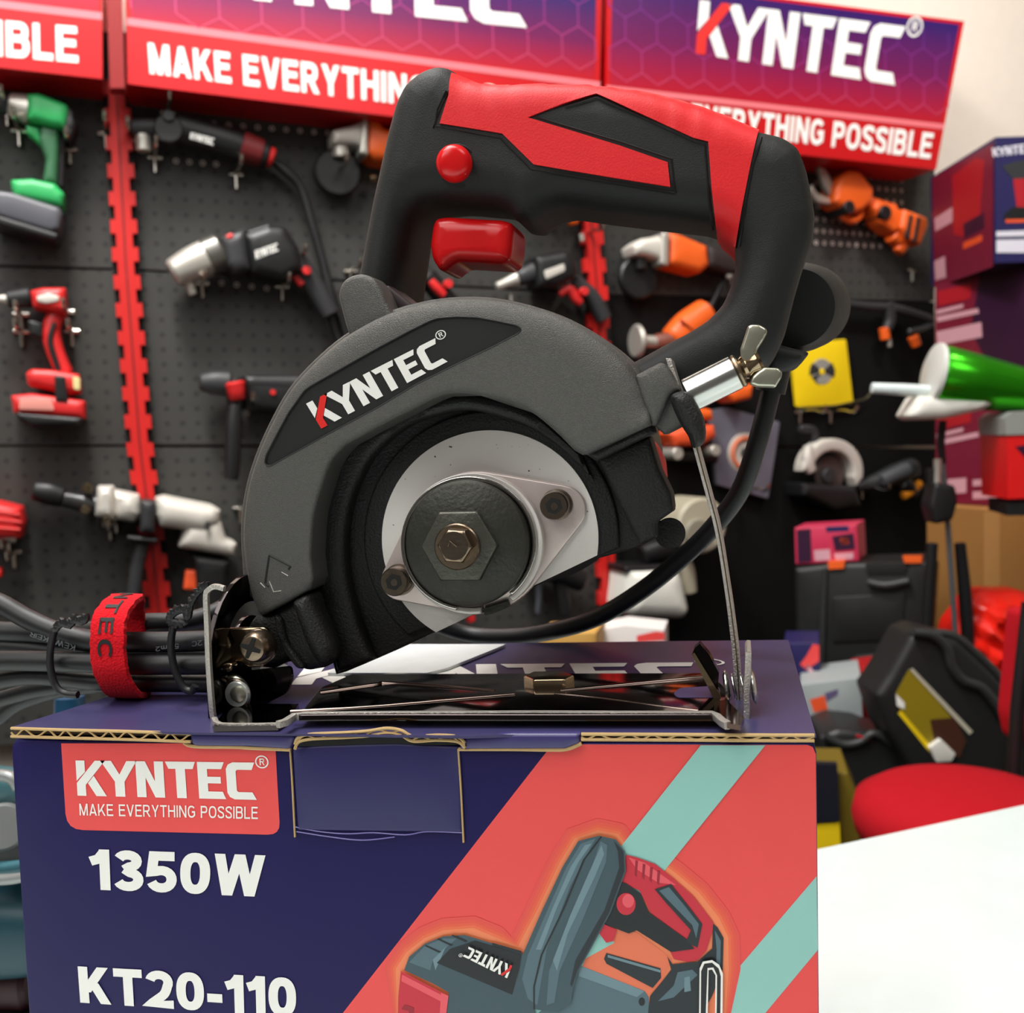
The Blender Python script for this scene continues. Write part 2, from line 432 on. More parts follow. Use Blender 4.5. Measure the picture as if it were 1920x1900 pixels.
# ------------------------------------------------------------------ materials
M_gray = mat('guard_paint', (90, 89, 85), .42, .45, .5, 4200, .5, vary=.3, vscale=2600)
M_plastic = mat('black_plastic', (31, 32, 31), .55, 0, .25, 3200, .38)
M_plastic2 = mat('black_plastic_smooth', (38, 38, 38), .42, 0, .06, 1500, .45)
M_dark = mat('cast_black', (26, 26, 25), .5, .1, .5, 1500, .5)
M_groove = mat('groove_black', (24, 24, 24), .6)
M_red = mat('red_rubber', (238, 34, 40), .5, 0, .15, 1800, .4)
M_redg = mat('red_gloss', (230, 22, 26), .25, 0, 0, 1, .5)
M_sticker = mat('sticker_black', (36, 36, 35), .4)
M_white = mat('print_white', (250, 248, 242), .5)
M_pred = mat('print_red', (232, 40, 34), .45)
M_chrome = mat('chrome', (205, 203, 198), .1, 1)
M_zinc = mat('zinc_plate', (214, 216, 212), .22, 1, 0, 1)
M_steelb = mat('brushed_steel', (240, 234, 228), .34, .5, .08, 700, aniso=.8)
M_plate = mat('polished_plate', (88, 80, 80), .09, 1)
M_edge = mat('steel_edge', (206, 200, 192), .4, .8, .5, 1800)
M_wing = mat('wing_steel', (196, 196, 176), .28, .9)
M_hexn = mat('flange_hex_steel', (92, 92, 84), .38, .7, .25, 900, vary=.25, vscale=150)
M_nutb = mat('blackened_steel', (66, 66, 60), .42, .6, .25, 900, vary=.25, vscale=150)
M_bolt = mat('bronze_steel', (150, 132, 112), .3, 1, .1, 900)
M_boltd = mat('screw_steel', (112, 100, 88), .32, 1, .1, 900)
M_hole = mat('recess_black', (14, 13, 12), .7)
M_cable = mat('cable_rubber', (30, 30, 31), .45, 0, .05, 900)
M_pinkst = mat('reflective_retainer', (238, 222, 216), .34, .5, .06, 700, aniso=.5)
M_brass = mat('plated_bracket', (170, 150, 122), .16, 1)
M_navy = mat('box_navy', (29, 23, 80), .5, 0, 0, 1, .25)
M_navyt = mat('lid_navy_gloss', (62, 58, 98), .3, 0, .12, 60, .5)  # paler than the box navy: gloss on the lid is put into the colour
M_boxred = mat('box_red', (242, 76, 74), .42)
M_mint = mat('box_mint', (150, 205, 196), .45)
M_kraft = mat('kraft', (196, 164, 112), .8, vary=.12, vscale=300)
M_kraftd = mat('kraft_dark', (74, 54, 34), .9)
M_velcro = mat('velcro_red', (216, 10, 28), .85, 0, 1.0, 1400, .2, sheen=.05)
M_blk = mat('tool_black', (20, 20, 21), .45)
M_blk2 = mat('tool_dark_gray', (46, 46, 48), .5)
M_or = mat('tool_orange', (240, 98, 28), .45)
M_orl = mat('tool_orange_red', (232, 84, 40), .5)
M_sil = mat('tool_silver', (205, 200, 190), .38, .6)
M_silw = mat('tool_light_gray', (214, 208, 198), .45, .2)
M_tred = mat('tool_red', (214, 40, 40), .42)
M_green = mat('tool_green', (46, 168, 92), .45)
M_upr = mat('upright_red', (206, 30, 26), .45)
M_uprd = mat('upright_red_groove', (130, 18, 16), .5)
M_cream = mat('cream_wall', (240, 228, 214), .8)
M_offw = mat('white_gloss', (224, 236, 234), .18, coat=.3)
M_whitep = mat('white_plastic', (232, 230, 220), .4)
M_tan = mat('carton_brown', (166, 116, 58), .75, vary=.1, vscale=6)

nt = M_steelb.node_tree; tg = nt.nodes.new('ShaderNodeTangent'); tg.direction_type = 'RADIAL'; tg.axis = 'Y'
nt.links.new(tg.outputs[0], nt.nodes['Principled BSDF'].inputs['Tangent'])

# ------------------------------------------------------------------ the wall and the room
az = math.radians(56.5)
WU = np.array([math.sin(az), math.cos(az), 0.0]); WN = np.array([math.cos(az), -math.sin(az), 0.0])
W0 = CAM + ray(237, 817)*1.6
WALL = Frame(W0, WU)                       # face of the pegboards
def wallw(u, zz, h): return (W0[0]+WU[0]*u+WN[0]*h, W0[1]+WU[1]*u+WN[1]*h, zz)
def wallbox(name, u0, u1, z0, z1, h0, h1, m, parent=None, loc=None):
    return hexa(name, [wallw(u0, z0, h1), wallw(u1, z0, h1), wallw(u1, z0, h0), wallw(u0, z0, h0),
                       wallw(u0, z1, h1), wallw(u1, z1, h1), wallw(u1, z1, h0), wallw(u0, z1, h0)], m, parent, loc)
uR = WALL.uv(2060, 700, 0)[0]
M_hall = mat('hall_gray', (120, 118, 116), .8)
M_floor = mat('floor_gray', (74, 70, 66), .5, 0, .1, 30, vary=.15, vscale=5)
M_ceil = mat('ceiling_white', (226, 220, 210), .9)
tag(wallbox('wall_back', -2.2, uR+1.1, 0, 2.9, -.12, -.06, M_cream), kind='structure')
tag(wallbox('wall_right', uR+1.0, uR+1.06, 0, 2.9, -.06, 3.4, M_cream), kind='structure')
tag(wallbox('wall_front', -2.2, uR+1.06, 0, 2.9, 3.4, 3.46, M_hall), kind='structure')
tag(wallbox('wall_left', -2.26, -2.2, 0, 2.9, -.12, 3.46, M_hall), kind='structure')
tag(wallbox('floor', -2.2, uR+1.06, -.05, 0, -.12, 3.4, M_floor), kind='structure')
tag(wallbox('ceiling', -2.2, uR+1.06, 2.9, 2.95, -.12, 3.4, M_ceil), kind='structure')

def peg_mat(name, ang, rgb):
    m = bpy.data.materials.new(name); m.use_nodes = True; nt = m.node_tree; b = nt.nodes['Principled BSDF']; N = nt.nodes.new; Lk = nt.links.new
    tc = N('ShaderNodeTexCoord'); sp = N('ShaderNodeSeparateXYZ'); Lk(tc.outputs['Object'], sp.inputs[0])
    def mth(op, a, b_=None, c=None):
        n = N('ShaderNodeMath'); n.operation = op
        for i, v in enumerate((a, b_, c)):
            if v is None: continue
            if isinstance(v, (int, float)): n.inputs[i].default_value = v
            else: Lk(v, n.inputs[i])
        return n.outputs[0]
    u = mth('ADD', mth('MULTIPLY', sp.outputs[0], float(WU[0])), mth('MULTIPLY', sp.outputs[1], float(WU[1])))
    P = .0235
    fu = mth('SUBTRACT', mth('FRACT', mth('ADD', mth('DIVIDE', u, P), 500)), .5); fv = mth('SUBTRACT', mth('FRACT', mth('ADD', mth('DIVIDE', sp.outputs[2], P), 500)), .5)
    d = mth('SQRT', mth('ADD', mth('MULTIPLY', fu, fu), mth('MULTIPLY', fv, fv)))
    hole = mth('LESS_THAN', d, .17)
    mx = N('ShaderNodeMix'); mx.data_type = 'RGBA'; Lk(hole, mx.inputs[0])
    mx.inputs[6].default_value = srgb(rgb)+(1,); mx.inputs[7].default_value = srgb((44, 44, 42))+(1,)
    Lk(mx.outputs[2], b.inputs['Base Color']); b.inputs['Roughness'].default_value = .55; b.inputs['Specular IOR Level'].default_value = .35
    return m
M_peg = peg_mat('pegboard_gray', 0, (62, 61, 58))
M_pegd = mat('panel_shade_black', (12, 12, 12), .7, spec=.2)  # light falloff on the lower right panels put into the colour; also plinth black
def wl(px, py, h=0): return WALL.uv(px, py, h)
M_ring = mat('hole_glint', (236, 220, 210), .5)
# pegboard panels, bay by bay, traced seams
bays = {'left': [(-60, 160), (206, 172), (262, 498), (285, 835), (300, 1160), (320, 1500)],
        }
def panel(pts, lab):
    o = slab('pegboard_panel', WALL, [pts], 0, .02, M_peg)
    return tag(o, lab, 'pegboard', 'dark gray pegboard panels')
panel([(-80, 60), (222, 60), (236, 503), (-80, 494)], 'dark gray pegboard panel behind the green drill')
panel([(-80, 500), (236, 508), (258, 833), (-80, 833)], 'dark gray pegboard panel behind the red cordless drill')
panel([(-80, 839), (258, 838), (308, 1385), (-80, 1400)], 'dark pegboard panel left of the red upright, lowest, above the cables')
panel([(222, 60), (1112, 100), (1124, 548), (236, 503)], 'gray pegboard panel under the middle sign, with black corded tools')
panel([(236, 508), (1124, 553), (1140, 835), (258, 833)], 'dark gray pegboard panel behind the black rotary hammer')
panel([(258, 839), (1140, 841), (1168, 1330), (308, 1380)], 'dark pegboard panel behind the silver hammer')
panel([(1112, 100), (1752, 250), (1752, 564), (1124, 551)], 'pegboard panel behind the orange garden tool under the right sign')
p_ = panel([(1124, 553), (1752, 566), (1756, 836), (1140, 835)], 'shade-darkened almost black panel behind the yellow packet'); p_.data.materials[0] = M_pegd
p_ = panel([(1140, 841), (1756, 841), (1764, 1275), (1168, 1325)], 'shade-darkened almost black panel behind the white circular saw'); p_.data.materials[0] = M_pegd
# plinth shelf under the wall
o = wallbox('display_plinth', -2.1, uR-.05, .0, .455, .002, .36, M_pegd); tag(o, 'black display plinth under the pegboard wall carrying the tool cases', 'shelf')

# lit rims of the peg holes near the signs
def glints(name, rows, lab):  # flat pale rings; light at the hole edges is put into their colour
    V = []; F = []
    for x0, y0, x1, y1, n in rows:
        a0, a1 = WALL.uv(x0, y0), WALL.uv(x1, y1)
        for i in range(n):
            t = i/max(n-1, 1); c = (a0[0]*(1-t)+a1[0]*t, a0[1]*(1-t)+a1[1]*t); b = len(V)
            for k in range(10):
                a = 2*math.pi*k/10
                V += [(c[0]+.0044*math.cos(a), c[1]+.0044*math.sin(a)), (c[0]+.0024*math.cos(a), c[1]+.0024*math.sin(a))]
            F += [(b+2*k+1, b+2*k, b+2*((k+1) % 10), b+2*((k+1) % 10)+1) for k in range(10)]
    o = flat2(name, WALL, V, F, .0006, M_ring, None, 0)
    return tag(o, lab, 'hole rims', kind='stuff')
glints('hole_glints', [(270, 196, 700, 236, 18), (345, 228, 640, 252, 12), (330, 302, 405, 308, 4), (415, 531, 500, 541, 4)], 'rows of bright rims round the peg holes under the middle sign')
glints('hole_glints', [(1530, 322, 1690, 338, 12), (1530, 343, 1690, 358, 12), (1530, 365, 1690, 380, 12), (1535, 388, 1690, 401, 12), (1530, 411, 1650, 421, 9), (1530, 433, 1640, 441, 9), (1530, 455, 1650, 462, 9)],
     'rows of gray rims round the peg holes behind the orange garden tool')

# slotted red uprights
def upright(cl, w, lab, period=52):
    """centre line px, half width px"""
    pts = cr([(x, y) for x, y in cl], 10); L = []; Rr = []
    tot = 0; prev = pts[0]
    for p in pts: pass
    n = int(abs(cl[-1][1]-cl[0][1])/(period/8))
    ys = [cl[0][1]+(cl[-1][1]-cl[0][1])*i/n for i in range(n+1)]
    X = np.interp(ys, [c[1] for c in cl], [c[0] for c in cl])
    T = thing('slotted_upright', lab, 'upright', WALL.p(cl[-1][0], cl[-1][1]), 'red slotted uprights')
    out = []; 
    for i, (x, y) in enumerate(zip(X, ys)):
        k = i % 8; ww = w if k < 4 else w*.62
        if k in (0, 4): out.append((x, y, w*.62 if k == 0 else w)); 
        out.append((x, y, ww))
    left = [(x-ww, y) for x, y, ww in out]; right = [(x+ww, y) for x, y, ww in out]
    slab('post', WALL, [left+right[::-1]], .026, .012, M_upr, T)
    slab('slot_backing', WALL, [[(x-w*1.02, y) for x, y in zip(X, ys)]+[(x+w*1.02, y) for x, y in zip(X, ys)][::-1]], .012, .0115, M_hole, T)
    slab('centre_groove', WALL, [[(x-w*.08, y) for x, y in zip(X, ys)]+[(x+w*.08, y) for x, y in zip(X, ys)][::-1]], .0268, .002, M_uprd, T)
    return T
upright([(217, 150), (236, 500), (262, 835), (283, 1000), (300, 1170)], 25, 'red slotted metal upright on the pegboard, left of the middle sign')
upright([(1106, 380), (1121, 560), (1134, 840), (1145, 1200)], 20, 'red slotted metal upright seen through the saw handle')

# header signs
def grad_mat(name, z0, z1, c0, c1, cm):
    m = bpy.data.materials.new(name); m.use_nodes = True; nt = m.node_tree; b = nt.nodes['Principled BSDF']
    g = nt.nodes.new('ShaderNodeNewGeometry'); sp = nt.nodes.new('ShaderNodeSeparateXYZ'); nt.links.new(g.outputs['Position'], sp.inputs[0])
    mr = nt.nodes.new('ShaderNodeMapRange'); mr.inputs[1].default_value = z0; mr.inputs[2].default_value = z1; nt.links.new(sp.outputs[2], mr.inputs[0])
    r = nt.nodes.new('ShaderNodeValToRGB'); r.color_ramp.elements[0].color = srgb(c0)+(1,); r.color_ramp.elements[1].color = srgb(c1)+(1,)
    e = r.color_ramp.elements.new(.45); e.color = srgb(cm)+(1,)
    nt.links.new(mr.outputs[0], r.inputs[0]); nt.links.new(r.outputs[0], b.inputs['Base Color']); b.inputs['Roughness'].default_value = .35
    return m
M_sred = mat('sign_red', (198, 10, 20), .35); M_sredd = mat('sign_red_dark', (140, 14, 14), .4)
M_pink = mat('sign_line_pink', (236, 120, 128), .4)
HS = .10
def sign(corn, linepts, lab, lettering, gk=1.0):
    """corn: TL TR BR BL px at the front face"""
    f = quadmap(WALL, corn, HS)
    T = thing('header_sign', lab, 'sign', WALL.w(*f(.5, 0), HS))
    zs = [WALL.w(*f(.5, t), HS)[2] for t in (linepts, 1)]
    uvl = [f(0, 1), f(1, 1), f(1, 0), f(0, 0)]
    slab_uv('sign_box', WALL, [uvl], HS, .098, M_sred, T)
    gm = grad_mat('sign_gradient', zs[0], zs[0]+(zs[1]-zs[0])*gk, (186, 14, 34), (34, 18, 100), (112, 16, 80))
    hx = grad_mat('sign_hexagon', zs[0], zs[1], (214, 74, 96), (72, 50, 142), (160, 50, 134))
    flat2('printed_field', WALL, [f(.012, linepts+.01), f(.988, linepts+.01), f(.988, .975), f(.012, .975)], [(0, 1, 2, 3)], HS, gm, T, .0003)
    flat2('printed_line', WALL, [f(.0, linepts-.02), f(1, linepts-.02), f(1, linepts+.016), f(.0, linepts+.016)], [(0, 1, 2, 3)], HS, M_pink, T, .0006)
    # hexagon net
    a = .036; V = []; F = []; u0, v0 = f(.012, linepts+.01); u1, v1 = f(.988, .975); vb = f(.988, linepts+.01)[1]; lo, hi = min(v0, vb), max(v1, f(.012, .975)[1])
    def seg(p, q, w=.0011):
        p, q = np.array(p), np.array(q)
        for e in (p, q):
            t = (e[0]-u0)/(u1-u0)
            if not (0 <= t <= 1): return
            yl = v0*(1-t)+vb*t; yh = f(.012, .975)[1]*(1-t)+v1*t
            if not (yl <= e[1] <= yh): return
        d = q-p; n = np.array([-d[1], d[0]])/np.hypot(*d)*w; b = len(V); V.extend([tuple(p-n), tuple(q-n), tuple(q+n), tuple(p+n)]); F.append((b, b+1, b+2, b+3))
    r3 = math.sqrt(3)
    for j in range(-2, int((hi-lo)/(1.5*a))+2):
        for i in range(-2, int((u1-u0)/(r3*a))+2):
            cx, cy = u0+(i+.5*(j % 2))*r3*a, lo+j*1.5*a
            pt = [(cx+a*math.cos(math.radians(30+60*k)), cy+a*math.sin(math.radians(30+60*k))) for k in range(6)]
            for k in (0, 1, 2): seg(pt[k], pt[(k+1) % 6], .0009)
    if F: flat2('hexagon_net', WALL, V, F, HS, hx, T, .0008)
    for kind, args in lettering:
        if kind == 't': text('slogan_lettering', args[0], WALL, args[1], HS+.001, M_white, T, .2)
        else: brand(WALL, args[0], HS+.001, M_white, T, M_pred)
    return T
sign([(-420, -330), (190, -245), (192, 148), (-420, 80)], .30, 'red sign whose lettering ends in IBLE, far left', [('t', ('POSSIBLE', [(-205, 20), (145, 50), (147, 118), (-205, 88)]))])
sign([(232, -235), (1130, -90), (1123, 266), (238, 157)], .30, 'middle red and blue sign above the black corded tools',
     [('t', ('MAKE EVERYTHING POSSIBLE', [(277, 80), (1085, 178), (1083, 236), (281, 138)])), ('b', ([(330, -120), (985, -70), (988, 52), (335, -15)],))], .62)
sign([(1140, -45), (1808, 40), (1755, 318), (1135, 250)], .29, 'red and blue sign at the right end of the tool wall',
     [('t', ('MAKE EVERYTHING POSSIBLE', [(1168, 178), (1752, 250), (1744, 298), (1168, 228)])), ('b', ([(1312, 0), (1698, 50), (1678, 160), (1304, 100)],))])
# red cap between signs
o = slab('sign_post', WALL, [[(192, -260), (222, -258), (234, 165), (206, 165)]], .112, .03, M_sredd); tag(o, 'dark red slotted post between the far left and middle signs', 'post')

# ------------------------------------------------------------------ table and box
TZ = .755
def tz(px, py, zz=TZ):
    r = ray(px, py); return CAM+r*((zz-CAM[2])/r[2])
A, B = tz(1500, 1600), tz(1960, 1501)
d = nrm(B-A); A2 = A-d*.9; B2 = B+d*.15; back = np.array([d[1], -d[0], 0])*0.75
o = hexa('display_table', [tuple(np.array(p)+[0, 0, q]) for q in (-.03, 0) for p in (A2+back, B2+back, B2, A2)], M_offw)
T_table = thing('display_table', 'glossy white table under the tool box', 'table', (A[0], A[1]-.2, 0)); o.name = 'table_top'; 
for v in o.data.vertices: v.co += Vector(o['_loc'])-Vector(T_table['_loc'])
o.parent = T_table; o.location = (0, 0, 0); o['_loc'] = T_table['_loc']
for p in (A2+d*.06+back*.06, B2-d*.06+back*.06, A2+d*.06+back*.94, B2-d*.06+back*.94):
    cyl('leg', (p[0], p[1], 0), (p[0], p[1], TZ-.03), .018, M_offw, T_table)

BF = Frame((0, .235, 1.0), (1, 0, 0))      # front face of the box
hbz = TZ-1.0
T = thing('tool_box', 'navy and red printed cardboard box carrying the circular saw', 'box', (-.09, .285, TZ)); T_box = T
wl_, wr_ = BF.uv(20, 1400)[0], BF.uv(1531, 1400)[0]
body = [BF.uv(27, 1388), BF.uv(45, 1389.5)]+[BF.uv(x, 1391+3*(x/1530)) for x in (300, 543, 548)]+[BF.uv(x, 1395) for x in (862, 1515)]+[BF.uv(1526, 1398), BF.uv(1531, 1412), (BF.uv(1536, 1900)[0], hbz), (BF.uv(55, 1900)[0], hbz), BF.uv(20, 1405)]
M_bside = mat('box_side', (52, 44, 96), .5)
slab_uv('carton', BF, [body], 0, .098, M_navy, T, bevel=.0006, step=.02)
# lid plane
zl = lambda x, y: 0
LFr = Frame(BF.w(*BF.uv(20, 1364)), (BF.w(*BF.uv(1530, 1379))-BF.w(*BF.uv(20, 1364))), (0, 1, .0))
LFr.n = nrm(np.cross(LFr.U, LFr.V))
lidpts = [(20, 1364), (100, 1339), (173, 1316), (300, 1276), (480, 1215), (960, 1206), (1478, 1200), (1530, 1379), (1090, 1374), (872, 1381), (545, 1376), (360, 1374)]
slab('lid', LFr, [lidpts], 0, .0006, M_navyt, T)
core = [(26, 1363.5), (100, 1339), (173, 1317), (300, 1277), (480, 1217), (960, 1208), (1476, 1202), (1526, 1373), (1090, 1369), (545, 1371), (360, 1369)]
slab('lid_core', LFr, [core], -.0006, .0018, M_kraftd, T)
# corrugated edges
def flutes(pts, th, lip, parent, amp=.85, lam=.0062):
    """pts: px along the edge (top line); th thickness px"""
    P = cr(pts, 12); top = [BF.p(x, y, lip) for x, y in P]; bot = [BF.p(x, y+th, lip) for x, y in P]
    tube('corrugated_edge', [p for p in top], .00042, M_kraft, parent, 6)
    tube('corrugated_edge', [p for p in bot], .00042, M_kraft, parent, 6)
    S = [0]
    for a, b in zip(top, top[1:]): S.append(S[-1]+np.linalg.norm(b-a))
    n = int(S[-1]/lam*10); Q = []
    for i in range(n+1):
        s = S[-1]*i/n; t = [np.interp(s, S, [p[k] for p in top]) for k in range(3)]; b = [np.interp(s, S, [p[k] for p in bot]) for k in range(3)]
        w = .5+.5*amp*math.sin(2*math.pi*s/lam+.6*math.sin(s*400))
        Q.append(np.array(t)*(1-w)+np.array(b)*w)
    tube('corrugated_edge', Q, .00026, M_kraft, parent, 5)
flutes([(21, 1366), (120, 1369), (240, 1372), (358, 1376)], 15, .0022, T)
flutes([(1090, 1377), (1300, 1378), (1450, 1379), (1527, 1379)], 10, .0022, T)
flutes([(553, 1396), (560, 1383), (585, 1377), (650, 1374), (690, 1371), (725, 1366), (752, 1370), (775, 1381), (820, 1379), (858, 1382), (872, 1394)], 9, .0026, T)
# folded front strips
fold1 = [(360, 1373), (548, 1376), (556, 1380), (545, 1404), (470, 1399), (368, 1398), (360, 1390)]
fold2 = [(872, 1380), (960, 1374), (1088, 1374), (1088, 1392), (1060, 1403), (862, 1404), (866, 1390)]
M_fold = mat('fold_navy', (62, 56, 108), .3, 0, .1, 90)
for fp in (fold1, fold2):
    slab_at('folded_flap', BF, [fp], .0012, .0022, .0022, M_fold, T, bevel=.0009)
tube('torn_edge', [BF.p(x, y, .0014) for x, y in cr([(345, 1393), (366, 1400), (440, 1401), (470, 1403), (545, 1406)], 6)], .0005, M_kraft, T, 6)
tube('torn_edge', [BF.p(x, y, .0014) for x, y in cr([(860, 1405), (960, 1405), (1020, 1406), (1062, 1405), (1090, 1394)], 6)], .0005, M_kraft, T, 6)
slab('shadow_gap', BF, [[(556, 1388), (600, 1382), (760, 1378), (866, 1386), (868, 1397), (553, 1400)]], .0006, .0006, M_hole, T)  # black sheet set in as the shade of the gap
# centre tab
slab_at('tuck_tab', BF, [rnd([(550, 1399), (610, 1395), (740, 1391), (864, 1397), (869, 1560), (560, 1556)], 5)], -.0002, .0009, .0013, mat('tab_navy', (34, 29, 90), .45, 0, .06, 60), T, bevel=.0009)
tube('slit_edge', [BF.p(x, y, .0006) for x, y in cr([(544, 1408), (548, 1470), (553, 1570)], 6)], .00028, M_kraft, T, 5)
tube('slit_edge', [BF.p(x, y, .0006) for x, y in cr([(859, 1404), (864, 1480), (869, 1580)], 6)], .00028, M_kraft, T, 5)
M_crease = mat('crease_pale', (104, 96, 160), .4)
for pts in ([(553, 1551), (600, 1560), (650, 1564), (700, 1562), (760, 1566), (800, 1560), (866, 1562)], [(556, 1560), (620, 1570), (680, 1576), (740, 1570)]):
    tube('crease', [BF.p(x, y, .0007) for x, y in cr(pts, 5)], .00016, M_crease, T, 4)
# print: red field, mint stripes
def bp(name, pts, m, lift): return patch(name, BF, pts, 0, m, T, lift)
bp('printed_red_field', [(1027, 1407), (1060, 1406), (1092, 1396), (1514, 1397), (1524, 1401), (1529.5, 1414), (1534, 1900), (1536, 2150), (448, 2150)], M_boxred, .00008)
bp('printed_stripe', [(1531, 1643), (1533.5, 1781), (1343, 2010), (1218, 2010)], M_mint, .00014)
bp('printed_label', ([(115, 1394), (345, 1394), (366, 1402), (470, 1403), (517, 1405), (521, 1480)]+rnd([(521, 1480), (526, 1566), (400, 1562)], 24)[5:10]+rnd([(300, 1560), (126, 1556), (119, 1480)], 30)[5:10]), M_boxred, .0001)
brand(BF, [(142, 1426), (477, 1430), (482, 1500), (146, 1492)], .00012, M_white, T)
text('slogan_lettering', 'MAKE EVERYTHING POSSIBLE', BF, [(149, 1507), (484, 1513), (484, 1536), (150, 1529)], .00015, M_white, T, .135, .14)
text('wattage_lettering', '1350W', BF, [(167, 1592), (499, 1604), (494, 1682), (171, 1668)], .0001, M_white, T, .225, .075)
text('model_lettering', 'KT20-110', BF, [(146, 1812), (555, 1834), (556, 1908), (151, 1880)], .0001, M_white, T, .225, .075)
art = []
def zz(pts): return z(650, 1500, 2.021, pts)
H0 = zz([(195, 830), (195, 640), (235, 580), (300, 530), (370, 500), (480, 492), (570, 530), (655, 560), (735, 410), (815, 240), (870, 150), (955, 122), (1025, 135), (1068, 195), (1150, 215), (1245, 285), (1330, 355), (1405, 450), (1438, 520), (1440, 640), (1432, 830)])
def grow(P, k):
    c = np.array([750, 600]); c = np.mean(zz([(850, 560)]), 0); Q = np.array(P); T_ = np.roll(Q, -1, 0)-np.roll(Q, 1, 0); N = np.stack([T_[:, 1], -T_[:, 0]], 1); N /= np.hypot(*N.T)[:, None]
    return [tuple(q) for q in Q+N*k]
for k, c, l in ((26, (236, 80, 74), .00018), (20, (238, 86, 70), .0002), (14, (241, 96, 68), .00022), (9, (245, 112, 72), .00024), (4, (250, 138, 92), .00026)):
    bp('printed_glow', grow(H0, k), mat('print_glow_%d' % k, c, .45), l)
S1 = mat('print_slate', (62, 84, 94), .45); S2 = mat('print_slate_light', (112, 140, 150), .45); S3 = mat('print_slate_dark', (34, 42, 48), .45); S4 = mat('print_slate_mid', (84, 110, 120), .45)
PR = mat('print_picture_red', (206, 38, 58), .45); PR2 = mat('print_picture_red_light', (238, 88, 100), .45); PB = mat('print_picture_black', (26, 30, 34), .45); PO = mat('print_glow_in', (238, 120, 84), .45)
bp('printed_stripe', [(1314, 1397), (1435, 1397), (1243, 1636), (1060, 1864), (955, 2010), (834, 2010), (1172, 1577)], M_mint, .00029)
L = [.0003]
def pic(pts, m):
    L[0] += .00002; return bp('printed_picture', zz(pts), m, L[0])
pic([(880, 700), (885, 560), (960, 470), (1100, 500), (1235, 600), (1180, 720), (1140, 735)], PO)
pic([(975, 460), (1015, 540), (905, 600), (890, 640), (880, 640)], M_mint)
pic([(885, 625), (1130, 722), (1145, 745), (1145, 830), (700, 830), (850, 700)], S4)
pic([(885, 625), (1130, 722), (1100, 745), (880, 665)], S2)
pic(circ(1119, 762, 12, 16, 16), PB)
pic([(985, 578), (1190, 636), (1192, 672), (1160, 710), (985, 618), (976, 600)], S3); pic([(990, 584), (1190, 642), (1190, 652), (990, 594)], S2)
pic([(1215, 590), (1235, 620), (1330, 610), (1385, 560), (1388, 465), (1405, 480), (1428, 520), (1425, 640), (1385, 740), (1335, 830), (1140, 830), (1150, 740), (1200, 680), (1230, 640)], S3)
pic([(1255, 650), (1310, 640), (1330, 660), (1240, 745), (1180, 760), (1240, 700)], S4); pic([(1280, 670), (1300, 665), (1305, 720), (1280, 725)], S2); pic([(1395, 490), (1418, 530), (1416, 620), (1400, 660), (1402, 560)], S4)
pic([(1060, 205), (1100, 215), (1170, 240), (1240, 295), (1315, 362), (1390, 460), (1385, 500), (1362, 570), (1330, 604), (1290, 610), (1240, 600), (1226, 570), (1110, 340), (1040, 310)], PR)
pic([(1070, 215), (1130, 235), (1200, 285), (1250, 320), (1180, 310), (1100, 260)], PR2)
for k in range(4): pic([(1095+k*28, 225+k*13), (1105+k*28, 228+k*13), (1100+k*28, 290+k*10), (1092+k*28, 280+k*10)], mat('print_picture_red_dark', (160, 24, 44), .45))
pic([(1030, 305), (1060, 312), (1115, 350), (1145, 420), (1295, 528), (1318, 560), (1230, 572), (1100, 490), (1070, 502), (960, 460), (1000, 380)], PB)
pic([(1168, 335), (1230, 315), (1290, 390), (1348, 466), (1330, 555), (1285, 535), (1305, 490), (1210, 385)], S3)
pic([(1185, 340), (1222, 326), (1280, 395), (1335, 466), (1325, 520), (1310, 470)], S4)
pic(circ(1060, 390, 36, 42, 24), PR); pic(circ(1068, 378, 22, 26, 20), PR2)
pic([(944, 482), (960, 458), (1025, 488), (1012, 530), (985, 536)], PR)
pic([(222, 640), (240, 590), (300, 540), (370, 512), (450, 507), (560, 540), (675, 580), (672, 700), (730, 830), (380, 830), (390, 724), (330, 690)], S1)
pic([(240, 610), (300, 548), (370, 520), (420, 520), (330, 600), (320, 640)], S4)
pic([(330, 600), (380, 550), (340, 640)], S2)
pic([(345, 612), (395, 560), (490, 528), (665, 580), (655, 640), (630, 732)], PB)
for a in ((300, 548), (345, 522), (400, 508)): pic([a, (a[0]+6, a[1]-3), (a[0]+62, a[1]+22), (a[0]+54, a[1]+26)], PB)
pic([(555, 535), (665, 566), (665, 576), (555, 545)], PB)
pic([(210, 642), (390, 735), (378, 830), (198, 830), (200, 740)], PR); pic([(390, 735), (378, 830), (355, 830), (362, 724)], PR2); pic([(215, 655), (375, 738), (368, 760), (212, 680)], PR2)
pic([(212, 785), (224, 768), (260, 780), (258, 830), (240, 830), (240, 792), (222, 788)], mat('print_picture_red_dark', (160, 24, 44), .45))
pic([(880, 150), (958, 130), (1022, 144), (1056, 190), (1060, 262), (1003, 420), (882, 640), (862, 700), (852, 762), (800, 796), (715, 786), (672, 740), (655, 662), (670, 580), (740, 420), (820, 250)], S1)
pic([(890, 160), (945, 140), (915, 200), (850, 320), (760, 560), (725, 770), (690, 745), (668, 670), (690, 580), (760, 420), (835, 250)], S4)
pic([(905, 165), (930, 160), (880, 230), (800, 400), (740, 560), (720, 560), (780, 410), (850, 250)], S2)
pic([(965, 150), (990, 165), (985, 230), (900, 440), (810, 640), (790, 760), (760, 770), (770, 640), (850, 430), (930, 250)], S4)
pic([(968, 165), (978, 200), (940, 290), (840, 500), (800, 640), (785, 600), (850, 430), (920, 270)], S2)
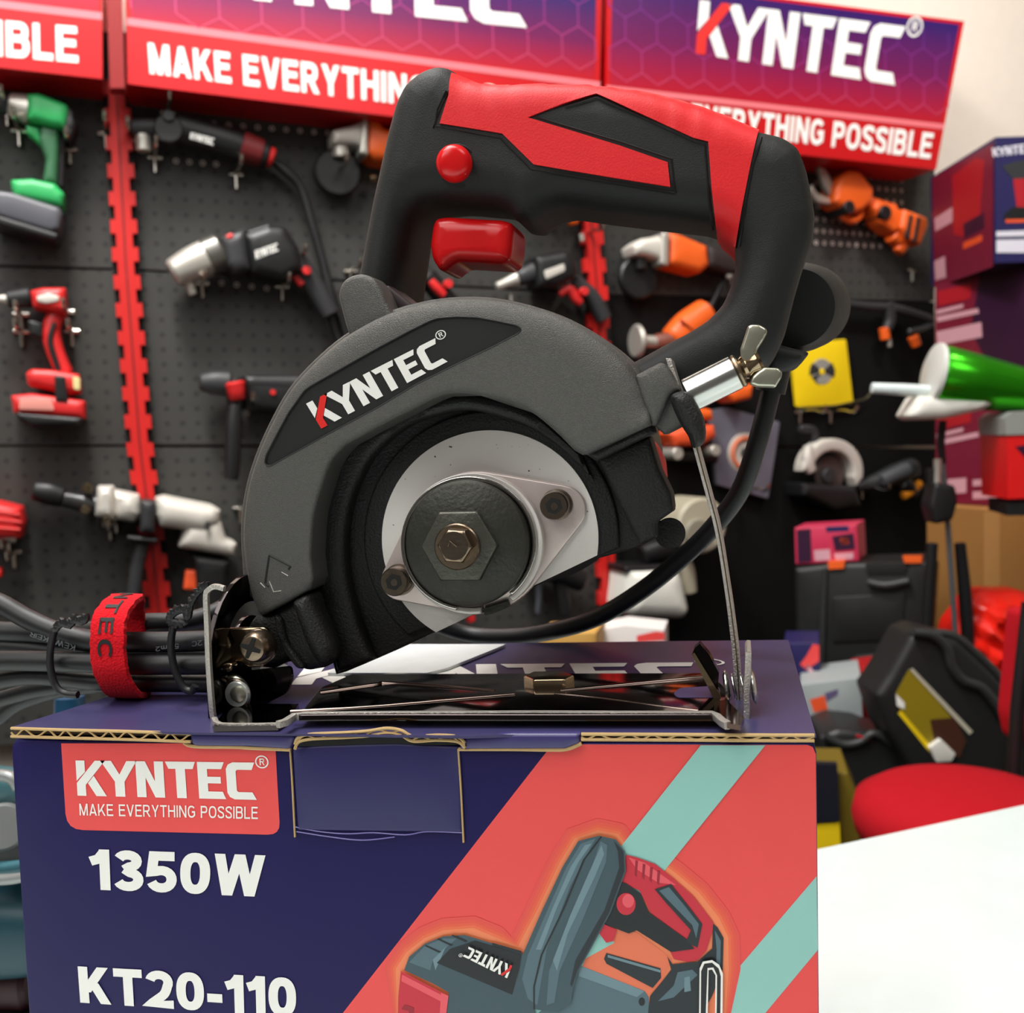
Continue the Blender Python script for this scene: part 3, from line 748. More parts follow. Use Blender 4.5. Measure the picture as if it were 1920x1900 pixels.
pic([(1015, 150), (1050, 190), (1054, 262), (996, 420), (876, 640), (856, 700), (850, 690), (870, 600), (980, 410), (1035, 250), (1030, 190)], S3)
pic([(965, 132), (970, 134), (905, 220), (830, 400), (745, 580), (716, 700), (716, 786), (711, 786), (710, 700), (738, 580), (824, 400), (898, 220)], PB)
pic([(1336, 830), (1338, 630), (1350, 604), (1385, 598), (1412, 616), (1426, 650), (1424, 830), (1396, 830), (1398, 656), (1385, 634), (1372, 636), (1368, 830)], M_white)
pic([(1342, 830), (1344, 640), (1356, 612), (1385, 608), (1410, 630), (1418, 660), (1416, 830), (1402, 830), (1404, 656), (1390, 626), (1368, 628), (1360, 830)], PB)
qq = zz([(608, 676), (440, 592), (462, 556), (628, 628)])
brand(BF, qq, L[0]+.0002, M_white, T, M_pred)
# on the lid: big brand lettering, white sheet
brand(LFr, [(575, 1249), (1300, 1243), (1345, 1278), (545, 1285)], .0001, M_white, T)
sheet = slab('instruction_sheet', LFr, [[(615, 1262), (700, 1208), (948, 1208), (930, 1216), (840, 1252), (800, 1262)]], .0012, .0009, mat('paper', (232, 236, 236), .6, vary=.08, vscale=120))
tag(sheet, 'white printed paper sheet lying on the box behind the saw', 'paper')

# ------------------------------------------------------------------ the circular saw
S = Frame((0, .27, 1.0), (1, 0, 0))
def nd(name, px, py, h, ln, prof, m, par, seg=64, loc=None):
    q = S.p(px, py, h); return lathe(name, q-S.n*ln, q, prof, m, par, seg, 35, loc)
SAW = thing('circular_saw', 'black and red handheld circular saw standing on the printed box', 'power tool', LFr.p(900, 1320, 0))
g = lambda P: z(430, 500, 2.2069, P)
# ---- handle body
outer = [(672, 560), (681, 514), (705, 384), (734, 254), (749, 199), (766, 165), (794, 142), (822, 131), (848, 133), (868, 147),
         (889, 162), (944, 167), (992, 165), (1060, 166), (1119, 168), (1180, 175), (1218, 182), (1266, 193), (1302, 204), (1346, 219), (1419, 251),
         (1467, 262), (1497, 282), (1509, 312), (1519, 355), (1528, 407), (1523, 455), (1503, 512), (1489, 560), (1471, 631), (1455, 667),
         (1436, 692), (1385, 708), (1290, 745), (1190, 765), (1100, 830), (850, 800), (760, 690)]
hole = [(752, 572), (762, 500), (772, 430), (782, 402), (800, 385), (850, 380), (940, 388), (962, 402), (972, 418), (1000, 420), (1012, 408), (1030, 396), (1060, 388), (1129, 398),
        (1230, 410), (1320, 420), (1352, 430), (1376, 452), (1381, 491), (1373, 532), (1356, 572), (1328, 602), (1290, 626), (1250, 646), (1198, 675), (1150, 700), (1000, 690), (850, 620)]
HB = -.018; bb = .0092
ho = [S.uv(x, y, HB) for x, y in rnd(outer, 10, 2)]; hi_ = [S.uv(x, y, HB) for x, y in rnd(hole, 10, 2)]
handle_loops = [np.array(ho), np.array(hi_)]
def hprof(Q, eps=0.0, bev=bb):
    d = dist(Q, handle_loops); ins = inside(Q, handle_loops); d = np.where(ins, d, -d)+eps
    d = np.clip(d, 0, bev); base = bev*(1-(1-d/bev)**2.3)**(1/2.3)
    return base
# shallow centre line dish on the front post and rear arm
def hf_body(V, loops):
    return hprof(V)
slab_uv('handle_body', S, [ho, hi_], HB, .018, M_plastic, SAW, bevel=bb, grid=.0022, hfun=hf_body, both=True, angle=50)
redp = [(842, 179), (825, 232), (889, 242), (942, 251), (1001, 309), (1060, 319), (1163, 336), (1257, 351), (1252, 305), (1163, 274), (1060, 242), (990, 221), (1054, 196), (1119, 177),
        (1184, 206), (1300, 259), (1328, 266), (1334, 351), (1342, 425), (1352, 446), (1379, 466), (1391, 391), (1407, 310), (1423, 250), (1419, 248)]
top_r = [(1346, 216), (1302, 201), (1266, 189), (1218, 179), (1180, 171), (1119, 164), (1060, 162), (992, 161), (944, 163), (889, 158), (858, 150)]
def front_uv(P):   # traced on the front face of the handle for inner points, mid plane for silhouette points
    out = []
    for x, y in P:
        q = np.array([S.uv(x, y, HB)]); 
        for _ in range(3):
            hh = hprof(q)[0]; q = np.array([S.uv(x, y, HB+hh)])
        out.append(tuple(q[0]))
    return out
rp = front_uv(redp[:-1])+[S.uv(x, y, HB) for x, y in [redp[-1]]+top_r]
def hf_red(V, loops):
    h = hprof(V, .0006)+.0005
    # shallow grip waves near the top left
    px0, pz0 = S.uv(855, 165, HB); w = np.clip(1-np.abs(V[:, 0]-(px0+.010))/.016, 0, 1)*np.clip((V[:, 1]-pz0+.012)/.012, 0, 1)
    h = h-.0007*w*(.5+.5*np.sin((V[:, 0]-px0+(V[:, 1]-pz0)*.35)*900))
    px1, pz1 = S.uv(1330, 225, HB); w = np.clip(1-np.abs(V[:, 0]-px1)/.018, 0, 1)*np.clip((V[:, 1]-pz1+.008)/.008, 0, 1)
    return h-.0008*w*(.5+.5*np.sin((V[:, 0]-px1)*1000))
slab_uv('grip_cover', S, [rp], HB, .018, M_red, SAW, grid=.0016, hfun=hf_red, both=True, angle=50, step=.0016)
# dark lips round the red rubber
def offset_strip(P, wpx, lift, m, name='grip_border', closed=False):
    Q = np.array(cr(P, 4, closed), float)
    T_ = np.gradient(Q, axis=0); N = np.stack([-T_[:, 1], T_[:, 0]], 1); N /= np.hypot(*N.T)[:, None]
    V = []; F = []
    for i, (q, n) in enumerate(zip(Q, N)):
        for s in (-1, 0, 1):
            x, y = q+n*wpx*s; u = np.array([S.uv(x, y, HB)])
            for _ in range(3): hh = hprof(u, .0006)[0]; u = np.array([S.uv(x, y, HB+hh)])
            V.append(S.w(u[0][0], u[0][1], HB+hprof(u, .0003)[0]+(lift if s == 0 else -.0002)))
    for i in range(len(Q)-1):
        for k in (0, 1): a = i*3+k; F.append((a, a+1, a+4, a+3))
    return mk(name, V, F, m, SAW, True, 60)
low = [(836, 170), (820, 205), (816, 236), (889, 250), (938, 259), (996, 317), (1060, 328), (1163, 345), (1265, 362), (1262, 320), (1259, 298), (1163, 266), (1060, 236), (1004, 219)]
def poly_strip(P, wpx, lift, m):
    Q = []
    for a, b in zip(P, P[1:]):
        for t in np.linspace(0, 1, 8)[:-1]: Q.append((a[0]+(b[0]-a[0])*t, a[1]+(b[1]-a[1])*t))
    Q.append(P[-1]); return offset_strip(Q, wpx, lift, m)
poly_strip(low, 3.2, .0004, M_groove)
poly_strip([(1060, 201), (1119, 183), (1184, 212), (1298, 265), (1322, 272), (1328, 351), (1336, 432)], 3.0, .0004, M_groove)
poly_strip([(1428, 256), (1412, 312), (1397, 391), (1384, 462)], 2.6, .0004, M_groove)
poly_strip([(862, 148), (846, 160), (828, 200), (812, 240)], 2.0, .0004, M_groove)
# lock button and trigger
fz = HB+bb
c0 = S.p(853, 309, fz-.001); c1 = S.p(850, 303, fz+.0052)
rb = 34*S.mpp(853, 305, fz)
lathe('lock_button', c0, c1, [(0, rb*1.0), (.35, rb), (.6, rb*.98), (.8, rb*.9), (.93, rb*.74), (1.0, rb*.58), (1.02, rb*.3), (1.03, .0001)], M_redg, SAW, 48, 60)
lathe('button_seat', S.p(857, 311, fz-.002), S.p(857, 311, fz+.0003), [(0, rb*1.16), (.9, rb*1.16), (1, rb*1.1)], M_groove, SAW, 48)
trig = [(814, 424), (821, 411), (842, 408), (889, 411), (944, 414), (962, 420), (966, 434), (963, 469), (958, 490), (946, 497), (900, 494), (862, 492), (850, 499), (838, 510), (826, 508), (813, 488), (809, 463)]
slab_at('trigger', S, [rnd(trig, 8, 3)], -.016, -.0125, .018, M_redg, SAW, bevel=.0035, grid=.002)
# housing round the trigger is part of the body; rear knob
c = S.p(1490, 578, -.05); ro = 86*S.mpp(1490, 578, -.05)
lathe('rear_cap', S.p(1490, 578, -.05), S.p(1490, 578, -.085)+np.array([.004, 0, 0]), [(0, ro*.84), (.05, ro*.88), (.35, ro), (1, ro*1.0)], M_plastic, SAW, 64)
slab('cord_boot', S, [rnd([(1440, 640), (1520, 660), (1500, 685), (1475, 695), (1436, 700)], 8)], -.04, .02, M_groove, SAW, bevel=.003)
# motor housing behind the guard
m0 = S.p(985, 880, -.014); rm = 216*S.mpp(975, 905, -.014)
cyl('motor_housing', m0, m0+np.array([0, .085, 0]), rm, M_plastic2, SAW, .04, 64)
slab('motor_accent', S, [rnd([(1190, 820), (1217, 828), (1228, 842), (1240, 868), (1243, 900), (1236, 925), (1190, 940)], 4)], -.03, .02, M_red, SAW, bevel=.002)
# ---- guard
face = [(487, 1157), (471, 1121), (459, 1062), (454, 998), (462, 921), (480, 858), (507, 795), (543, 731), (589, 679), (647, 630), (720, 590), (792, 568), (860, 559), (928, 561), (996, 575), (1064, 598),
        (1132, 640), (1178, 681), (1203, 722), (1216, 760), (1222, 797), (1103, 853), (1093, 853), (1078, 844), (1042, 808), (996, 772), (942, 751), (883, 740), (842, 740), (815, 749), (725, 795), (652, 835), (625, 867),
        (607, 917), (593, 971), (588, 1044), (593, 1085), (587, 1103), (539, 1130), (497, 1153)]
curve_part = cr(face[:18], 4)+[face[18], face[19]]
facep = [tuple(q) for q in curve_part[:-1]]+[tuple(q) for q in cr(face[19:21], 2)]+face[21:24]+[tuple(q) for q in cr(face[23:30], 4)][1:-1]+face[29:32]+[tuple(q) for q in cr(face[31:36], 4)][1:]+face[36:]
GH = .010
label = [(500, 868), (502, 858), (545, 795), (573, 727), (580, 722), (660, 675), (740, 634), (800, 603), (818, 597), (880, 596), (930, 600), (965, 608), (977, 617), (972, 628), (900, 664), (800, 722), (700, 775), (600, 826), (512, 872), (505, 873)]
label = z(440, 560, 3.368, [(188, 1035), (200, 985), (270, 850), (340, 720), (440, 580), (480, 550), (700, 425), (900, 312), (1100, 205), (1230, 140), (1280, 123), (1400, 113), (1530, 118), (1650, 140), (1780, 168), (1808, 190), (1800, 215), (1640, 300), (1400, 415), (1150, 540), (900, 690), (600, 850), (400, 962), (230, 1055), (205, 1058)])
labelr = rnd(label, 4, 2)
gb = .0022
floor_loop = [S.uv(x, y, GH) for x, y in labelr]
arcl = [S.uv(x, y, GH-gb) for x, y in curve_part]; arcl = [np.array(arcl+arcl[::-1][1:-1])]
def hf_guard(V, L):
    d = np.clip(dist(V, arcl)/.0085, 0, 1); e = np.clip(dist(V, [L[0]])/.0011, 0, 1)
    return -.0030*(1-np.sqrt(np.maximum(1-(1-d)**2, 0)))-.0011*(1-np.sqrt(np.maximum(1-(1-e)**2, 0)))
slab_uv('blade_guard', S, [[S.uv(x, y, GH-gb) for x, y in facep], floor_loop], GH, .022, M_gray, SAW, bevel=.0011, grid=.0018, hfun=hf_guard, angle=45, step=.0014)
slab('guard_label', S, [labelr], GH-.0005, .002, M_sticker, SAW)
tube('label_seam', [S.w(u, v, GH-.0001) for u, v in floor_loop], .00022, M_groove, SAW, 6, closed=True)
brand(S, z(440, 560, 3.368, [(452, 664), (1268, 250), (1346, 398), (548, 822)]), GH-.0004, M_white, SAW, M_pred)
# rear half of the guard, a touch larger
ctr = np.array([905, 1010.0])
rear = [tuple(ctr+(np.array(p)-ctr)*1.006) for p in cr([(462, 1121), (454, 998), (462, 921), (480, 858), (507, 795), (543, 731), (589, 679), (647, 630), (720, 590), (792, 568), (860, 559), (928, 561), (998, 576), (1070, 602), (1138, 642), (1186, 684), (1212, 722)], 4)]
SH = .0005
rear = [tuple(p) for p in rear]
rear_in = [(1226, 800), (1110, 858), (1065, 815), (1000, 775), (900, 742), (800, 745), (640, 845), (590, 930), (580, 1040), (520, 1120)]
slab_at('guard_rear_shell', S, [rear+rear_in], SH, .0012, .018, M_gray, SAW, bevel=.0012)
# cavity back plate
back_p = [(490, 1150), (470, 1100), (470, 1000), (490, 880), (560, 760), (680, 660), (860, 600), (1040, 630), (1160, 720), (1218, 826), (1237, 881), (1259, 926), (1264, 958), (1232, 980), (1234, 1007), (1200, 1026),
          (1121, 1048), (1100, 1056), (817, 1186), (743, 1220), (690, 1243), (647, 1261), (629, 1266), (622, 1240), (560, 1180)]
BH = -.006
slab('guard_back_plate', S, [back_p], BH, .006, M_dark, SAW, bevel=.0008)
# curved inner wall seen in the cavity
wall_o = [tuple(q) for q in cr([(1098, 858), (1040, 806), (996, 772), (942, 751), (883, 740), (842, 740)], 4)][1:-1]+[(815, 749), (725, 795), (652, 835)]+[tuple(q) for q in cr([(640, 845), (622, 875), (606, 917), (593, 971), (588, 1044), (593, 1090), (604, 1150), (622, 1225), (629, 1264)], 4)]
wall_i = [tuple(q) for q in cr([(1110, 900), (1050, 840), (990, 800), (930, 780), (880, 770), (830, 775), (760, 800), (700, 850), (668, 905), (650, 960), (643, 1030), (650, 1100), (672, 1180), (696, 1240)], 5)]
slab('guard_inner_step', S, [wall_o+wall_i[::-1]], -.0005, .006, M_dark, SAW, bevel=.002)
# raised annulus round the plate
def arcpoly(c, R, cut, n=80):
    pts = circ(c[0], c[1], R, n=n); a, b = cut
    k = (b[1]-a[1])/(b[0]-a[0]); keep = []
    for x, y in pts:
        if y < a[1]+k*(x-a[0]): keep.append((x, y))
        else: keep.append(None)
    i0 = next(i for i in range(n) if keep[i] is not None and keep[i-1] is None)
    out = [keep[(i0+j) % n] for j in range(n)]; out = [p for p in out if p is not None]
    return out
cutl = ((629, 1262), (1121, 1048))
slab('inner_disc', S, [arcpoly((921, 1010), 240, cutl)], -.0042, .002, M_dark, SAW, bevel=.0008)
slab('bearing_plate', S, [arcpoly((919, 1010), 203, ((809, 1190), (1121, 1048)), 120)], -.003, .0015, M_steelb, SAW, loc=S.p(919, 1010, -.0037))
V = []; F = []; rg = random.Random(5)
for i in range(26):
    a = math.radians(rg.uniform(185, 350)); r = rg.uniform(135, 196); x, y, q_ = 919+r*math.cos(a), 1010+r*math.sin(a), rg.choice([.6, .8, 1.0, 1.6])
    b = len(V); V += [S.uv(x+q_*math.cos(k), y-q_*math.sin(k), -.003) for k in np.linspace(0, 2*math.pi, 9)[:-1]]; F.append(tuple(range(b, b+8)))
flat2('grit_specks', S, V, F, -.003, M_nutb, SAW)
# right hand block of the guard under the face
blk = [(1121, 858), (1218, 818), (1237, 881), (1259, 926), (1263, 958), (1232, 980), (1234, 1007), (1200, 1024)]
slab_at('guard_side_block', S, [rnd(blk, 5)], .001, .0025, .012, M_dark, SAW, bevel=.0015)
slab_at('guard_side_ledge', S, [rnd([(1096, 850), (1222, 793), (1228, 812), (1120, 866)], 4)], .004, .0055, .01, M_dark, SAW, bevel=.0015)
cyl('guard_stub', S.p(1256, 1000, -.006), S.p(1256, 1000, -.03), .0042, M_dark, SAW)
slab('guard_stub_arm', S, [rnd([(1225, 985), (1255, 975), (1280, 1000), (1262, 1022), (1225, 1005)], 6)], -.010, .008, M_dark, SAW, bevel=.001)
# retainer with two ears, collar
ret = circ(893, 1018, 139, n=64)
def hull(pts):
    P = sorted(set((float(x), float(y)) for x, y in pts)); 
    def half(P):
        o = []
        for p in P:
            while len(o) > 1 and (o[-1][0]-o[-2][0])*(p[1]-o[-2][1])-(o[-1][1]-o[-2][1])*(p[0]-o[-2][0]) <= 0: o.pop()
            o.append(p)
        return o
    a, b = half(P), half(P[::-1]); return a[:-1]+b[:-1]
ret = hull(circ(893, 1018, 134, n=64)+circ(1052, 956, 46, n=32)+circ(752, 1089, 38, n=32)+circ(770, 1060, 30, n=16))
k = (1056-1186)/(1100-817.)
ret = [p for p in ret]
slab('bearing_retainer', S, [ret], -.0012, .0017, M_pinkst, SAW, bevel=.0004)
def ring(name, c, Ro, Ri, h, th, m, a0=0, a1=360, bev=.0003, n=72, par=None):
    if a1-a0 >= 360: return slab(name, S, [circ(c[0], c[1], Ro, n=n), circ(c[0], c[1], Ri, n=n)], h, th, m, par or SAW, bevel=bev)
    return slab(name, S, [circ(c[0], c[1], Ro, n=n, a0=a0, a1=a1)+circ(c[0], c[1], Ri, n=n, a0=a0, a1=a1)[::-1]], h, th, m, par or SAW, bevel=bev)
ring('collar', (885, 1020), 133, 120, .0020, .0045, M_steelb, 82, 415)
ring('collar_lip', (878, 1020), 127, 119, .0036, .0016, M_chrome, 100, 410)
slab('collar_notch', S, [z(650, 750, 3.491, [(890, 1370), (1045, 1320), (1060, 1358), (960, 1400), (905, 1412)])], .0015, .004, M_nutb, SAW)
rd = 119*S.mpp(873, 1021, .006)
nd('clamp_flange', 872, 1021, .0072, .0057, [(0, rd), (.75, rd), (.93, rd*.985), (1, rd*.95)], M_nutb, SAW, 96)
hexp = z(650, 750, 3.491, [(485, 960), (600, 735), (850, 730), (985, 955), (868, 1185), (612, 1185)])
fl = slab('flange_hex', S, [hexp], .0095, .0028, M_hexn, SAW, bevel=.0006)
rw = 44*S.mpp(856, 1026, .0105)
nd('washer', 856, 1026, .0108, .0018, [(0, rw), (.8, rw), (1, rw*.95)], M_bolt, SAW, 64)
hb = [(852+33*math.cos(math.radians(a)), 1025+35*math.sin(math.radians(a))) for a in (4, 64, 124, 184, 244, 304)]
bolt = slab('arbor_bolt', S, [hb], .0150, .0045, M_bolt, SAW, bevel=.0007)
nd('bolt_recess', 851, 1024, .01508, .0006, [(0, .0038), (1, .0038)], M_boltd, bolt, 40)
tube('bolt_mark', [S.p(x, y, .0153) for x, y in z(650, 750, 3.491, [(662, 962), (675, 925), (722, 962)])], .00018, M_bolt, bolt, 6)
for (sx, sy, ex, ey) in ((1038, 949, 1046, 952), (738, 1092, 748, 1094)):
    rs = 27*S.mpp(sx, sy, .003)
    sc_ = nd('retainer_screw', sx, sy, .0042, .0054, [(0, rs*1.12), (.12, rs*1.12), (.14, rs), (.9, rs), (1, rs*.93)], M_boltd, SAW, 48)
    hx = [(sx+16*math.cos(math.radians(a)), sy+16*math.sin(math.radians(a))) for a in range(15, 375, 60)]
    slab('hex_socket', S, [hx], .00435, .0006, M_hole, sc_); 
    nd('socket_bottom', sx+1, sy+1, .00442, .0003, [(0, .0012), (1, .0010)], M_boltd, sc_, 24)
# cast mark, arrow on the guard
for P in ([(497, 1094), (505, 1041)], [(505, 1041), (545, 1062)], [(497, 1094), (504, 1100)], [(545, 1062), (541, 1068)]):
    tube('cast_mark', [S.p(x, y, GH-.00005) for x, y in [P[0], ((P[0][0]+P[1][0])/2, (P[0][1]+P[1][1])/2), P[1]]], .0003, M_groove, SAW, 6)
for P in ([(488, 1093), (497, 1102)], [(505, 1090), (513, 1110), (527, 1108)], [(528, 1073), (540, 1080)]):
    tube('scratch', [S.p(x, y, GH) for x, y in P], .00014, M_steelb, SAW, 5)
# left lug on top of the guard
lug = cr([(660, 640), (650, 610), (641, 575), (637, 552), (645, 530), (661, 518), (681, 515), (702, 523), (718, 545), (730, 572), (745, 600)], 4)
slab_at('guard_lug', S, [[tuple(p) for p in lug]+[(700, 660)]], .0015, .003, .009, M_gray, SAW, bevel=.0015)
slab('lug_link', S, [[(700, 535), (728, 535), (782, 578), (700, 620)]], -.008, .012, mat('lug_maroon', (48, 30, 32), .5), SAW, bevel=.001)
# lower left foot of the casting, and boss
b2 = lambda P: z(360, 1050, 3.2, P)
foot = b2([(345, 395), (390, 330), (500, 305), (600, 250), (700, 190), (735, 215), (760, 300), (850, 520), (858, 590), (820, 640), (700, 662), (600, 605), (560, 620), (500, 650), (420, 640), (350, 560)])
slab_at('guard_foot', S, [rnd(foot, 8)], .0045, .007, .013, M_dark, SAW, bevel=.0025, grid=.003)
slab_at('foot_rib', S, [rnd(b2([(600, 245), (700, 200), (740, 300), (845, 520), (850, 600), (800, 640), (740, 600), (680, 480)]), 10)], .0088, .011, .005, M_dark, SAW, bevel=.003)
slab_at('foot_rib', S, [rnd(b2([(500, 320), (540, 340), (580, 500), (690, 650), (640, 655), (560, 560), (510, 420)]), 8)], .0075, .009, .004, M_dark, SAW, bevel=.0015)
# ---- front right clamp
slab_at('clamp_block', S, [rnd([(1191, 705), (1239, 680), (1248, 683), (1258, 694), (1277, 732), (1257, 742), (1234, 796), (1222, 800), (1200, 740)], 5)], .0068, .0085, .014, M_gray, SAW, bevel=.0014)
slab_at('clamp_block_lower', S, [rnd([(1217, 752), (1258, 736), (1285, 745), (1296, 790), (1246, 816), (1230, 800)], 4)], .0048, .0062, .013, M_gray, SAW, bevel=.0012)
lev = [(1257, 744), (1275, 734), (1292, 738), (1305, 756), (1319, 787), (1322, 815), (1318, 832), (1306, 840), (1297, 838), (1291, 819), (1280, 802), (1266, 775)]
slab_at('clamp_dog', S, [rnd([tuple(p) for p in cr(lev, 3, True)], 2, 1)], .0085, .0115, .010, M_dark, SAW, bevel=.0028)
dx = 1.0
# slotted strap seen on edge
strap_c = cr([(1253, 672), (1266, 715), (1285, 770), (1304, 838), (1329, 931), (1347, 1003), (1365, 1115), (1374, 1182), (1380, 1235), (1384, 1298), (1386, 1328)], 6)
wv = np.interp([p[1] for p in strap_c], [672, 838, 1100, 1300, 1328], [5, 5.5, 5.5, 7, 7])
L_ = [(p[0]-w, p[1]) for p, w in zip(strap_c, wv)]; R_ = [(p[0]+w, p[1]) for p, w in zip(strap_c, wv)]
slab('depth_strap', S, [L_+R_[::-1]], .0045, .013, M_edge, SAW, bevel=.0002)
tube('strap_edge_line', [S.p(p[0]+1.5, p[1], .0047) for p in strap_c[18:]], .00018, M_brass, SAW, 5)
# spacer and wing nut
ah = .0015
a0, a1 = S.p(1291, 742, ah), S.p(1380, 698, ah); rs = 33*S.mpp(1330, 720, ah)
cyl('spacer', a0, a1, rs, M_zinc, SAW, .04, 64)
ax = nrm(a1-a0)
cyl('washer', a1, a1+ax*.0014, rs*.98, M_bolt, SAW, .1, 48)
WN_ = thing('wing_nut', None, None, a1+ax*.002); WN_.parent = SAW; WN_.location = Vector(WN_['_loc'])-Vector(SAW['_loc'])
lathe('nut_hub', a1+ax*.0012, a1+ax*.0068, [(0, rs*.62), (.3, rs*.74), (.5, rs*.62), (.85, rs*.66), (1, rs*.5)], M_brass, WN_, 14)
slab_at('wing', S, [rnd([(1389, 672), (1388, 655), (1397, 628), (1402, 612), (1408, 609), (1424, 609), (1436, 616), (1439, 623), (1431, 638), (1420, 655), (1413, 676), (1403, 690), (1394, 686)], 4)], .003, .004, .0045, M_wing, WN_, bevel=.0008)
slab_at('wing', S, [rnd([(1410, 706), (1421, 696), (1432, 689), (1459, 690), (1467, 699), (1465, 709), (1454, 727), (1420, 726), (1405, 720)], 4)], .003, .004, .0045, M_wing, WN_, bevel=.0008)
# ---- base plate
BPF = Frame(LFr.P+LFr.n*.0, LFr.U, LFr.V); BPF.n = LFr.n
top = .0036
plate = [(560, 1341), (640, 1340), (1335, 1340), (1345, 1330), (1372, 1300), (1330, 1262), (660, 1264), (600, 1290)]
slab('base_plate', BPF, [plate], top, .0016, M_plate, SAW, bevel=.0003)
tube('plate_edge', [BPF.p(x, y, top-.0006) for x, y in [(521, 1359), (535, 1355), (552, 1344), (575, 1342), (700, 1341), (1000, 1340), (1200, 1341), (1335, 1341), (1345, 1346), (1355, 1355), (1365, 1361)]], .00092, M_edge, SAW, 8, sq=5)
# stamped creases: bright tubes laid in as their highlights
M_rib = mat('rib_highlight_metal', (128, 112, 104), .1, 1)
for P, r in (([(545, 1336), (700, 1327), (850, 1314), (965, 1304)], .0007), ([(1040, 1302), (1120, 1310), (1230, 1325), (1310, 1334)], .0005), ([(600, 1300), (700, 1285), (730, 1282), (840, 1290), (928, 1298)], .0007), ([(1050, 1297), (1180, 1284), (1322, 1270)], .0007)):
    tube('rib_highlight', [BPF.p(x, y, top-.0002) for x, y in cr(P, 5)], r, M_rib, SAW, 10)
nutp = [(982, 1267), (1000, 1259), (1055, 1258), (1076, 1266), (1060, 1274), (1000, 1275)]
slab('plate_nut', BPF, [nutp], top+.0022, .0022, M_brass, SAW, bevel=.0004)
slab('plate_slot', BPF, [rnd([(1262, 1300), (1275, 1290), (1345, 1286), (1352, 1296), (1340, 1308), (1270, 1308)], 6)], top+.00012, .0002, M_navyt, SAW)
# left cheek: upright plate across the depth
LP = BF.w(*BF.uv(388, 1362)); yA, yB = .2445, .292
CHF = Frame(S.p(397, 1300, .0255), (0, 1, 0), (0, 0, 1)); CHF.n = nrm(np.cross(CHF.U, CHF.V))   # normal +x
x_c = CHF.P[0]
def cheek_xy(px, py): return CHF.uv(px, py)
zb = BPF.p(400, 1362, 0)[2]
h_top = S.p(395, 1101, .0255)[2]
ytop = .2445
cz = h_top-.024
cheek = [(ytop-CHF.P[1], zb-CHF.P[2]), (ytop-CHF.P[1], cz-CHF.P[2]-.0)]
R_c = .0235
cheek = [(.0, zb-CHF.P[2])]+[(R_c-R_c*math.cos(math.radians(a)), h_top-CHF.P[2]-R_c+R_c*math.sin(math.radians(a))) for a in range(0, 181, 10)]+[(2*R_c, zb-CHF.P[2])]
slot = [(R_c-(.0155)*math.cos(math.radians(a)), h_top-CHF.P[2]-R_c+.0155*math.sin(math.radians(a))) for a in range(20, 165, 10)]+[(R_c-(.0115)*math.cos(math.radians(a)), h_top-CHF.P[2]-R_c+.0115*math.sin(math.radians(a))) for a in range(160, 15, -10)]
M_cheek = mat('polished_cheek', (52, 48, 48), .12, 1)
slab_uv('front_cheek', CHF, [cheek, slot], 0, .0014, M_cheek, SAW, bevel=.0002)
tube('cheek_edge', [S.p(x, y, .0262) for x, y in cr([(421, 1104), (404, 1100), (392, 1106), (387, 1118), (389, 1170), (392, 1250), (398, 1330), (402, 1350)], 6)], .00078, M_edge, SAW, 8, sq=4)
tube('foot_lip', [BPF.p(x, y, .0012) for x, y in [(402, 1350), (405, 1357), (413, 1361), (440, 1362), (480, 1362), (522, 1361)]], .0008, M_edge, SAW, 8, sq=5)
slab('foot_tab', BPF, [[(400, 1362), (521, 1361), (545, 1345), (560, 1320), (430, 1320)]], .0016, .0015, M_plate, SAW)
# bracket with the cross screw
HBk = .0135
slab_at('cheek_bracket', S, [rnd([(393, 1181), (419, 1178), (497, 1176), (511, 1190), (514, 1212), (508, 1238), (494, 1250), (470, 1252), (450, 1241), (419, 1240), (393, 1242)], 5)], HBk, HBk+.0006, .0014, M_brass, SAW, bevel=.0006)
slab_at('bracket_bend', S, [rnd([(392, 1181), (410, 1179), (414, 1241), (438, 1244), (437, 1256), (425, 1262), (408, 1258), (396, 1243)], 4)], HBk+.0028, HBk+.0036, .003, M_brass, SAW, bevel=.0008)
tube('bracket_fold', [S.p(417, y, HBk+.001) for y in (1180, 1210, 1240)], .0005, M_hole, SAW, 6)
rs = 34*S.mpp(480, 1215, .014)
nd('screw_washer', 482, 1214, .0158, .002, [(0, rs), (.8, rs), (1, rs*.93)], M_boltd, SAW, 48)
rs = 29*S.mpp(472, 1216, .018)
cs = nd('cross_screw', 472, 1217, .0208, .0052, [(0, rs), (.5, rs), (.8, rs*.93), (.97, rs*.8), (1, rs*.7)], M_bolt, SAW, 48)
X = []
for i in range(8):
    a = math.radians(20+45*i); r = 20 if i % 2 == 0 else 7
    for da in (-.16, .16): X.append((469+r*math.cos(a+(da if i % 2 == 0 else 0)), 1216+r*math.sin(a+(da if i % 2 == 0 else 0))))
X = [p for i, p in enumerate(X) if not (i % 4 == 3)]
slab('cross_recess', S, [X], .0210, .0006, M_hole, cs)
